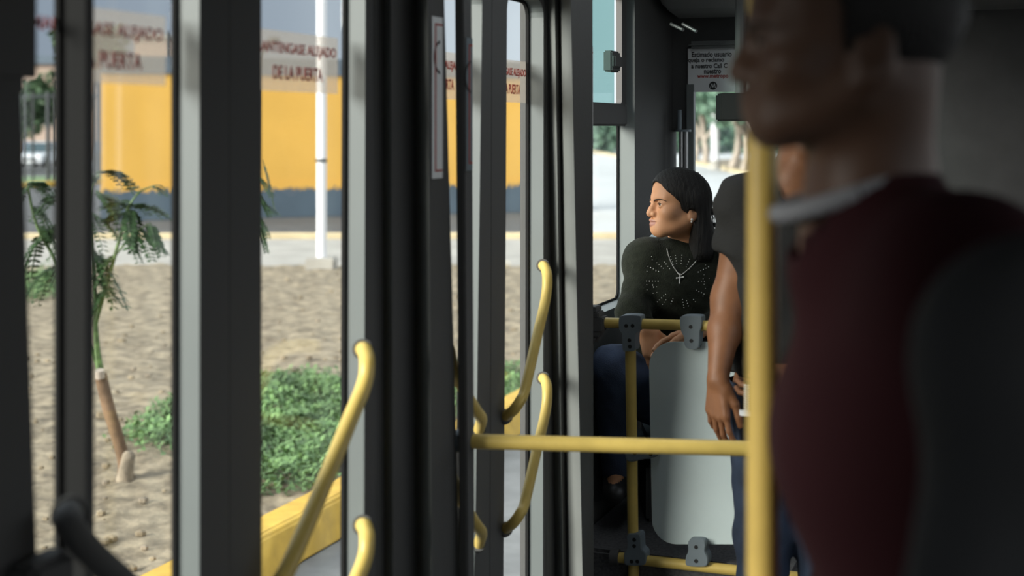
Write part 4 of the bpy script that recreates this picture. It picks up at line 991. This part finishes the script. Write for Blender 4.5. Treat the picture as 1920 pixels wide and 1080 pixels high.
for y0, y1, x0, x1 in ((576, 586, 1100, 1117), (586, 596, 1100, 1122), (596, 622, 1100, 1130), (622, 632, 1100, 1123), (632, 642, 1100, 1116)):
    a, b = PP(x0, y1, .03), PP(x1, y0, .03); mb.hexa([Vector(p) for p in ((a.x, a.y, a.z), (b.x, b.y, a.z), (b.x+FD.x*.06, b.y+FD.y*.06, a.z), (a.x+FD.x*.06, a.y+FD.y*.06, a.z), (a.x, a.y, b.z), (b.x, b.y, b.z), (b.x+FD.x*.06, b.y+FD.y*.06, b.z), (a.x+FD.x*.06, a.y+FD.y*.06, b.z))])
mb.build('wall_mount', M['black'], part, bevel=.003)
p = rail_pt(1160, zb); mb = MB(); mb.tube([rail_pt(1146, zb), rail_pt(1161, zb)], .024, 16); mb.build('end_cap', M['black'], part, smooth=True)
p = rail_pt(PEND, 0); mb = MB(); mb.tube([Vector((p.x, p.y, .0)), Vector((p.x, p.y, zr+.03))], .0158, 16); mb.build('upright', M['yellow'], part, smooth=True)
for dx in (0,): mb = MB(); q = PP(1184, 0); mb.tube([Vector((PP(1188, 1040).x, PP(1188, 1040).y, 0)), PP(1188, 1035)], .0158, 16); mb.build('upright', M['yellow'], part, smooth=True)

# ------------------------------------------------------------------ cross rail, yellow poles
RL, RR = P(872, 827, 3.12), P(1545, 845, 2.98)
cr = empty('cross_rail', RL, 'horizontal yellow rail crossing from the black door post to the clamped stanchion', 'rail')
mb = MB(); mb.tube([RL+(RR-RL)*.012, RR-(RR-RL)*.03], .0165, 18); mb.build('tube', M['yellow'], cr, smooth=True)
mb = MB(); d_ = (RR-RL).normalized(); mb.tube([RL-d_*.022, RL-d_*.012, RL+d_*.006], [.024, .026, .022], 18); mb.build('end_mount', M['clamp'], cr, smooth=True)
st = empty('stanchion', Vector((RR.x, RR.y, 0)), 'slim yellow upright pole to the right of the thick pole, held by a grey clamp', 'pole')
mb = MB(); mb.tube([Vector((RR.x+.002, RR.y, 0)), Vector((RR.x-.004, RR.y, ZC))], .0142, 18); mb.build('tube', M['yellow'], st, smooth=True)
def PR(px, py, off=.026): p = P(px, py, 2.99-off); return p
mb = MB(); mb.prism([PR(x, y) for x, y in smooth_closed([(1474, 824), (1500, 820), (1524, 820), (1532, 814), (1546, 811), (1557, 815), (1559, 845), (1557, 880), (1546, 885), (1533, 882), (1526, 868), (1500, 865), (1474, 862), (1470, 843)])], (0, .052, 0)); cl = mb.build('clamp', M['clamp'], st, smooth=True, bevel=.008, seg=3)
for x, y in ((1486, 848), (1504, 848), (1523, 838), (1524, 858), (1546, 840), (1546, 860)): p = PR(x, y, .027); mb = MB(); mb.tube([p, p+Vector((0, .004, 0))], .0058, 14); mb.build('screw', M['screw'], cl)
bp = P(1430, 0, 1.66); bp.z = 0
bpo = empty('grab_pole', bp, 'thick yellow floor-to-ceiling grab pole close to the camera', 'pole')
mb = MB(); mb.tube([bp+UP*.001, bp+UP*(ZC-.001)], .0185, 24); mb.build('tube', M['yellow'], bpo, smooth=True)
mb = MB(); mb.tube([bp+UP*.001, bp+UP*.03, bp+UP*.05], [.05, .045, .022], 20); mb.build('floor_flange', M['clamp'], bpo, smooth=True)
mb = MB(); mb.tube([bp+UP*(ZC-.05), bp+UP*(ZC-.03), bp+UP*(ZC-.001)], [.022, .045, .05], 20); mb.build('ceiling_flange', M['clamp'], bpo, smooth=True)
# overhead rail with hanging straps
oh = empty('overhead_rail', B(.9, .78, 2.02), 'yellow overhead rail running along the aisle above the passengers', 'rail')
mb = MB(); mb.tube([B(-1.0, .80, 2.03), B(2.3, .80, 2.03)], .016, 14); mb.build('tube', M['yellow'], oh, smooth=True)
for s in (-.9, .2, 1.3, 2.2): mb = MB(); mb.tube([B(s, .80, 2.03), B(s, .80, ZC)], .012, 10); mb.build('hanger', M['clamp'], oh, smooth=True)
for px, py, D, lab in ((1512, 32, 3.42, 'orange hand strap hanging nearest, above the near passenger'), (1590, 120, 4.2, 'orange hand strap hanging farther back, beside the right-hand dark wall')):
    c = P(px, py, D); h = empty('hand_strap', c, lab, 'strap', 'hand straps on the overhead rail')
    mb = MB(); pts = []
    for k in range(25): a = math.radians(90+360*k/24); pts.append(c+RD*.030*math.cos(a)+UP*.050*math.sin(a))
    mb.tube(pts, .0065, 8, caps=False); mb.build('grip_loop', M['strap'], h, smooth=True)
    s_ = (c-B0).dot(FD); top = B(s_, .80, 2.045); mb = MB(); mb.tube(smooth_path([c+UP*.05, (c+UP*.05+top)/2, top], 5), .006, 6); mb.build('belt', M['strap'], h, smooth=True)

# ------------------------------------------------------------------ notice board above the front window
nl, nr = Lf(1289, SF-.03), Lf(1289, SF-.03)+.31
z0, z1 = fz(173, 1300), fz(92, 1300)
sg = MB(); sg.bbox(SF-.022, SF-.018, nl, nr, z0, z1); nb_ = tag(sg.build('notice', M['paper']), 'white printed notice with black and red lines above the front window', 'notice')
def nx_(px): return Lf(px, SF-.0225)
def ntxt(s_, px0, px1, y0, y1, m):
    a, b = nx_(px0), nx_(px1); text('printed_line', s_, m, nb_, B(SF-.0225, a, fz(y1, px0)), RD, UP, b-a, fz(y0, px0)-fz(y1, px0), off=.03, depth=.0004)
ntxt('Estimado usuario', 1297, 1372, 98, 108, M['ink']); ntxt('queja o reclamo', 1290, 1358, 109, 120, M['ink'])
ntxt('a nuestro Call C', 1296, 1364, 120, 129, M['ink']); ntxt('nuestro', 1320, 1352, 130, 139, M['ink']); ntxt('www.metropo', 1307, 1366, 140, 149, M['redink'])
lc_ = B(SF-.0228, nx_(1337), fz(161, 1337)); rr_ = .0155
mb = MB(); mb.prism([lc_+RD*rr_*math.cos(a*math.pi/16)+UP*rr_*math.sin(a*math.pi/16) for a in range(32)], -FD*.0006); lg = mb.build('logo_disc', M['ink'], nb_)
mb = MB()
zig = [(-.010, -.008), (-.004, .008), (.0, -.006), (.006, .009), (.009, -.008)]
for (x0, y0), (x1, y1) in zip(zig, zig[1:]):
    a, b = lc_+RD*x0+UP*y0-FD*.0009, lc_+RD*x1+UP*y1-FD*.0009; mb.tube([a, b], .0013, 6)
mb.build('logo_letter', M['paper'], lg)
# black screen hanging beside the notice
mo = empty('ceiling_monitor', P(1395, 150, 4.9), 'dark flat box monitor hanging in front of the window beside the notice', 'monitor')
a, b = P(1351, 227, 4.9), P(1440, 174, 4.86)
mb = MB(); mb.hexa([Vector(v) for v in ((a.x, 4.9, a.z), (b.x, 4.86, a.z), (b.x, 4.98, a.z), (a.x, 5.02, a.z), (a.x, 4.9, b.z), (b.x, 4.86, b.z), (b.x, 4.98, b.z), (a.x, 5.02, b.z))]); mb.build('housing', M['matte'], mo, bevel=.006)
mb = MB(); c_ = Vector(((a.x+b.x)/2, 4.95, b.z)); mb.tube([c_, Vector((c_.x, c_.y, ZC))], .02, 10); mb.build('bracket', M['black'], mo)

# ------------------------------------------------------------------ standing man by the screen
mo_ = P(1490, 0, 3.72); mo_.z = 0
Mn = empty('person', mo_, 'standing man in black t-shirt and blue jeans with one arm hanging down', 'person')
DM = 3.72; jm = lambda px, py, d=0.0: np.array(P(px, py, DM+d))
neck = jm(1492, 338); mch = jm(1490, 470); mbl = jm(1488, 620); mhp = jm(1486, 740)
msR, meR, mwR = jm(1402, 385, -.01), jm(1366, 560, -.02), jm(1346, 712, -.10)
msL, meL, mwL = jm(1590, 385, .0), jm(1612, 570, -.0), jm(1500, 702, -.23)
HM = Head(jm(1512, 232, .03), (-.15, -1, -.05), (0, 0, 1), 1.05)
legs_m = [(jm(1432, 760), jm(1430, 1010, -.01), jm(1428, 1322), jm(1422, 1352, -.14)), (jm(1538, 760), jm(1545, 1010, -.01), jm(1548, 1322), jm(1555, 1352, -.14))]
def m_torso(F, g=0):
    F.cone(neck, mch, .056+g, .12+g, .05)
    for q, sg_ in ((msR, -1), (msL, 1)):
        F.cone(neck+N3((0, .01, -.05)), q, .055+g, .055+g, .04); F.cone(q, mch+N3((sg_*.055, 0, -.02)), .062+g, .105+g, .05); F.cone(mch+N3((sg_*.055, 0, 0)), mbl+N3((sg_*.045, 0, 0)), .112+g, .095+g, .05); F.cone(mbl+N3((sg_*.045, 0, 0)), mhp+N3((sg_*.055, 0, 0)), .095+g, .10+g, .05)
def m_arms(F, g=0):
    F.cone(msR, meR, .052+g, .041+g, .03); F.cone(meR, meR*.6+mwR*.4, .041+g, .041+g, .03); F.cone(meR*.6+mwR*.4, mwR, .041+g, .0265+g, .02)
    F.cone(msL, meL, .052+g, .041+g, .03); F.cone(meL, mwL, .042+g, .0265+g, .02)
def m_legs(F, g=0):
    for h_, k_, a_, t_ in legs_m: F.cone(h_, k_, .082+g, .058+g, .04); F.cone(k_, a_, .058+g, .042+g, .03)
Fs = Field([[(.40, .48, .01), (.48, .62, .0032), (.62, 1.06, .010)], [(3.36, 3.66, .0045), (3.66, 4.0, .01)], [(0, .68, .012), (.68, 1.0, .0035), (1.0, 1.42, .010), (1.42, 1.76, .006)]])
HM.build(Fs, neck, .055); m_torso(Fs); m_arms(Fs); m_legs(Fs)
for h_, k_, a_, t_ in legs_m: Fs.cone(a_, t_, .036, .028, .02)
add_hand(Fs, mwR, (-.03, -.08, -1), (.62, -.78, 0), (.78, .62, 0), 1.0, (.32, .36, .4, .45), .42)
add_hand(Fs, mwL, (-.85, -.2, -.45), (-.1, -.4, .9), (.2, .95, -.1), 1.0, (.6, .65, .7, .75), .5)
mbd = Fs.mesh('body', [M['mskin'], M['mskin']], Mn, 2, lambda p: HM.region(p)); del Fs
HM.eyes(Mn); HM.brows(Mn, M['hair'])
Fs = Field([[(.40, 1.06, .008)], [(3.46, 4.0, .008)], [(.82, 1.56, .007)]])
m_torso(Fs, .016); Fs.cone(msR, msR+(meR-msR)*.75, .069, .066, .03, end=-1.283); Fs.cone(msL, msL+(meL-msL)*.7, .068, .064, .03, end=.74)
Fs.cone(neck+N3((0, -.030, -.020)), neck+N3((0, -.02, .2)), .070, .10, .012, '-')
Fs.cut(mhp+N3((0, 0, .055)), (0, 0, -1))
Fs.warp(lambda X, Y, Z: .004*smooth_noise(X, Y, Z, 45, 1)+.003*np.sin(Z*70+X*50), (.3, 3.6, .8), (1.2, 4.3, 1.5))
Fs.mesh('t_shirt', M['tee'], Mn, 3); del Fs
Fs = Field([[(.40, 1.06, .008)], [(3.46, 4.0, .008)], [(.02, .95, .009)]])
m_legs(Fs, .012)
for sg_ in (-1, 1): Fs.cone(mbl+N3((sg_*.045, 0, -.07)), mhp+N3((sg_*.055, 0, 0)), .102, .110, .05)
Fs.warp(lambda X, Y, Z: .004*smooth_noise(X, Y, Z, 60, 2)+.004*np.sin(Z*60+X*30)*np.clip(.75-Z, 0, .3)*2, (.3, 3.6, 0), (1.2, 4.3, 1.0))
Fs.cut(mhp+N3((0, 0, .09)), (0, 0, 1)); Fs.mesh('jeans', M['djeans'], Mn, 3); del Fs
Fs = Field([[(.45, 1.0, .008)], [(3.4, 3.95, .008)], [(-.02, .16, .006)]])
for h_, k_, a_, t_ in legs_m: Fs.cone(a_+N3((0, .03, -.0)), t_, .048, .040, .03)
Fs.cut(N3((0, 0, .004)), (0, 0, -1)); Fs.mesh('shoes', M['shoe'], Mn, 2); del Fs
def plain_hair(F, h, fall=None):
    h.ell(F, (0, -.016, .044), (.080, .102, .088), 0)
    if fall: h.cone(F, (0, -.06, .02), (0, -.085, fall), .07, .055, .04)
    sl, X, Y, Z = F.sub(h.c-.2, h.c+.2); x, y, z = [((X-h.c[0])*h.R[0, i]+(Y-h.c[1])*h.R[1, i]+(Z-h.c[2])*h.R[2, i])/h.sc for i in range(3)]
    F.d[sl] = np.maximum(F.d[sl], np.where(F.d[sl] < 10, np.minimum(y-.012-.3*np.clip(z-.04, 0, .1), .088-.4*np.abs(x)-z), F.d[sl]))
Fs = Field([[(HM.c[0]-.15, HM.c[0]+.15, .006)], [(HM.c[1]-.2, HM.c[1]+.2, .006)], [(1.48, 1.78, .006)]]); plain_hair(Fs, HM); Fs.cut(HM.w(0, 0, -.045), (0, 0, -1)); Fs.mesh('hair', M['hair'], Mn, 2); del Fs
# spiral pad in his hand
pc = P(1428, 748, 3.42); np_ = empty('spiral_notepad', pc, 'small white spiral notepad held at the hip of the standing man', 'notepad')
a, b = P(1394, 776, 3.42), P(1458, 722, 3.38)
mb = MB(); mb.hexa([Vector((x, y+d, z)) for z in (a.z, b.z) for x, y, d in ((a.x+.006, 3.42, 0), (b.x, 3.38, 0), (b.x, 3.38, .012), (a.x+.006, 3.42, .012))]); mb.build('pages', M['tee'], np_)
mb = MB(); mb.hexa([Vector((x, y+d, z)) for z in (a.z-.004, a.z+.008) for x, y, d in ((a.x-.008, 3.417, 0), (b.x, 3.377, 0), (b.x, 3.377, .017), (a.x-.008, 3.417, .017))]); mb.build('page_edge', M['paper'], np_)
for k in range(11): z = a.z+.012+k*.0058; mb = MB(); mb.tube([Vector((a.x+.006+.006*math.cos(t), 3.412+.009*math.sin(t), z)) for t in [i*.7 for i in range(10)]], .0013, 6); mb.build('spiral_ring', M['paper'], np_)

# ---- near passenger in profile and a second dark passenger
def passenger(nm_label, ear, fwd, hscale, center, facing, shoulder_z, sw, arm_pts, mats, hairfall, grid=.011, collar=None, nfwd=-.02, bfwd=.02):
    hd_ = Head(ear, fwd, (0, 0, 1), hscale); f = Vector(facing).normalized(); l = UP.cross(f); c = Vector(center)
    at = lambda x, y, z: np.array(c+l*x+f*y)*np.array((1, 1, 0))+np.array((0, 0, z))
    root = empty('person', Vector((c.x, c.y, 0)), nm_label, 'person')
    nk = at(0, nfwd, shoulder_z+.05); ch = at(0, .0, shoulder_z-.18); bl = at(0, bfwd, shoulder_z-.42); hp = at(0, 0, shoulder_z-.60)
    shs = [at(sw, -.01, shoulder_z-.02), at(-sw, -.01, shoulder_z-.02)]; arms_ = [[at(*p) for p in a] for a in arm_pts]
    lgs = [(at(q*.09, 0, shoulder_z-.64), at(q*.1, .02, .50), at(q*.1, -.02, .09), at(q*.105, .12, .045)) for q in (1, -1)]
    def tor(F, g=0):
        F.cone(nk, ch, .055+g, .125+g, .05)
        for s_, q in zip(shs, (1, -1)):
            F.cone(nk-N3((0, 0, .05)), s_, .055+g, .055+g, .04); F.cone(s_, at(q*.06, .01, shoulder_z-.2), .06+g, .11+g, .05); F.cone(at(q*.06, .01, shoulder_z-.2), at(q*.05, bfwd, shoulder_z-.42), .112+g, .105+g, .05); F.cone(at(q*.05, bfwd, shoulder_z-.42), at(q*.06, 0, shoulder_z-.62), .105+g, .115+g, .05)
    def arm(F, g=0, cut=1.0):
        for s_, (e_, w_) in zip(shs, arms_): F.cone(s_, e_, .052+g, .042+g, .03); F.cone(e_, w_, .042+g, .028+g, .02)
    def leg(F, g=0):
        for h_, k_, a_, t_ in lgs: F.cone(h_, k_, .088+g, .06+g, .04); F.cone(k_, a_, .058+g, .042+g, .03)
    lo = c-Vector((.55, .55, 0)); hi = c+Vector((.55, .55, 0))
    def fld(step, z0, z1): return Field([[(lo.x, hi.x, step)], [(lo.y, hi.y, step)], [(z0, z1, step)]])
    F = Field([[(lo.x, hi.x, .0068)], [(lo.y, hi.y, .0068)], [(0, shoulder_z-.3, .012), (shoulder_z-.3, ear[2]+.17, .006)]])
    hd_.build(F, nk, .058); tor(F); arm(F); leg(F)
    for h_, k_, a_, t_ in lgs: F.cone(a_, t_, .036, .028, .02)
    for (e_, w_), q in zip(arms_, (1, -1)):
        d = Vector(w_-e_).normalized(); add_hand(F, w_, d, (f*.8+UP*.5), -l*q, 1.0, (.5, .55, .6, .65), .45, r=.0095)
    F.mesh('body', [M['shade_skin'], M['shade_skin']], root, 2, lambda p: hd_.region(p)); del F
    hd_.eyes(root); hd_.brows(root, M['hair'])
    F = fld(grid, shoulder_z-.72, shoulder_z+.2); tor(F, .018); arm(F, .012)
    F.cone(nk+np.array(f*.028-UP*.020), nk+np.array(UP*.2+f*.03), .064, .085, .006, '-'); F.cut(hp-N3((0, 0, .06)), (0, 0, -1))
    for e_, w_ in arms_: v = w_-e_; F.cut(w_-v*.08, v, w_-.1, w_+.1)
    F.warp(lambda X, Y, Z: .006*smooth_noise(X, Y, Z, 35, 1), np.array(lo), np.array((hi.x, hi.y, 2))); top_ = F.mesh(mats[0][0], mats[0][1], root, 3); del F
    if collar:
        mb = MB(); pts = []
        for k in range(25): a = 2*math.pi*k/24; pts.append(Vector(nk)+l*.074*math.cos(a)+f*(.074*math.sin(a)+.02)+UP*(.010-.024*math.sin(a)))
        mb.tube(pts, .010, 10, caps=False); mb.build('collar', collar, top_, smooth=True)
    F = fld(grid, .02, shoulder_z-.5); leg(F, .014)
    for q in (1, -1): F.cone(at(q*.05, bfwd, shoulder_z-.5), at(q*.06, 0, shoulder_z-.64), .115, .122, .05)
    F.cut(hp, (0, 0, 1)); F.mesh('trousers', mats[1], root, 2); del F
    F = fld(.009, -.02, .16)
    for h_, k_, a_, t_ in lgs: F.cone(a_+N3((0, 0, 0)), t_, .048, .042, .03)
    F.cut(N3((0, 0, .004)), (0, 0, -1)); F.mesh('shoes', M['shoe'], root, 2); del F
    F = Field([[(ear[0]-.2, ear[0]+.2, .007)], [(ear[1]-.2, ear[1]+.2, .007)], [(ear[2]-.30, ear[2]+.17, .007)]]); plain_hair(F, hd_, hairfall); F.mesh('hair', M['hair'], root, 2); del F
    return root, at, f, l
earA = np.array(P(1588, 98, 1.44))
pA, atA, fA_, lA = passenger('passenger close to the camera in profile, dark red shirt with white collar', earA, (-.985, .10, -.06), 1.05, P(1735, 0, 1.46)*1.0, (-1, .12, 0), 1.475, .165,
    [[(.235, -.07, 1.18), (.26, -.02, .94)], [(-.23, -.01, 1.18), (-.20, .10, .97)]], [('shirt', M['maroon']), M['jacket']], None, collar=M['collar'], nfwd=.055, bfwd=-.04)
earB = np.array(P(2400, 10, .97))
pB, atB, fB_, lB = passenger('passenger in dark jacket at the right edge of the picture, facing away', earB, (.1, 1, 0), 1.05, P(2440, 0, .97)*1.0, (.1, 1, 0), 1.46, .175,
    [[(.235, -.02, 1.16), (.20, .10, .94)], [(-.235, -.02, 1.16), (-.20, .10, .94)]], [('jacket', M['bjacket']), M['bjacket']], -.05)
p = P(1891, 610, .93); mb = MB(); mb.tube([p+Vector((0, -.006, 0)), p+Vector((0, .05, -.0))], .0025, 10); mb.build('stud_button', M['steel'], pB, smooth=True)
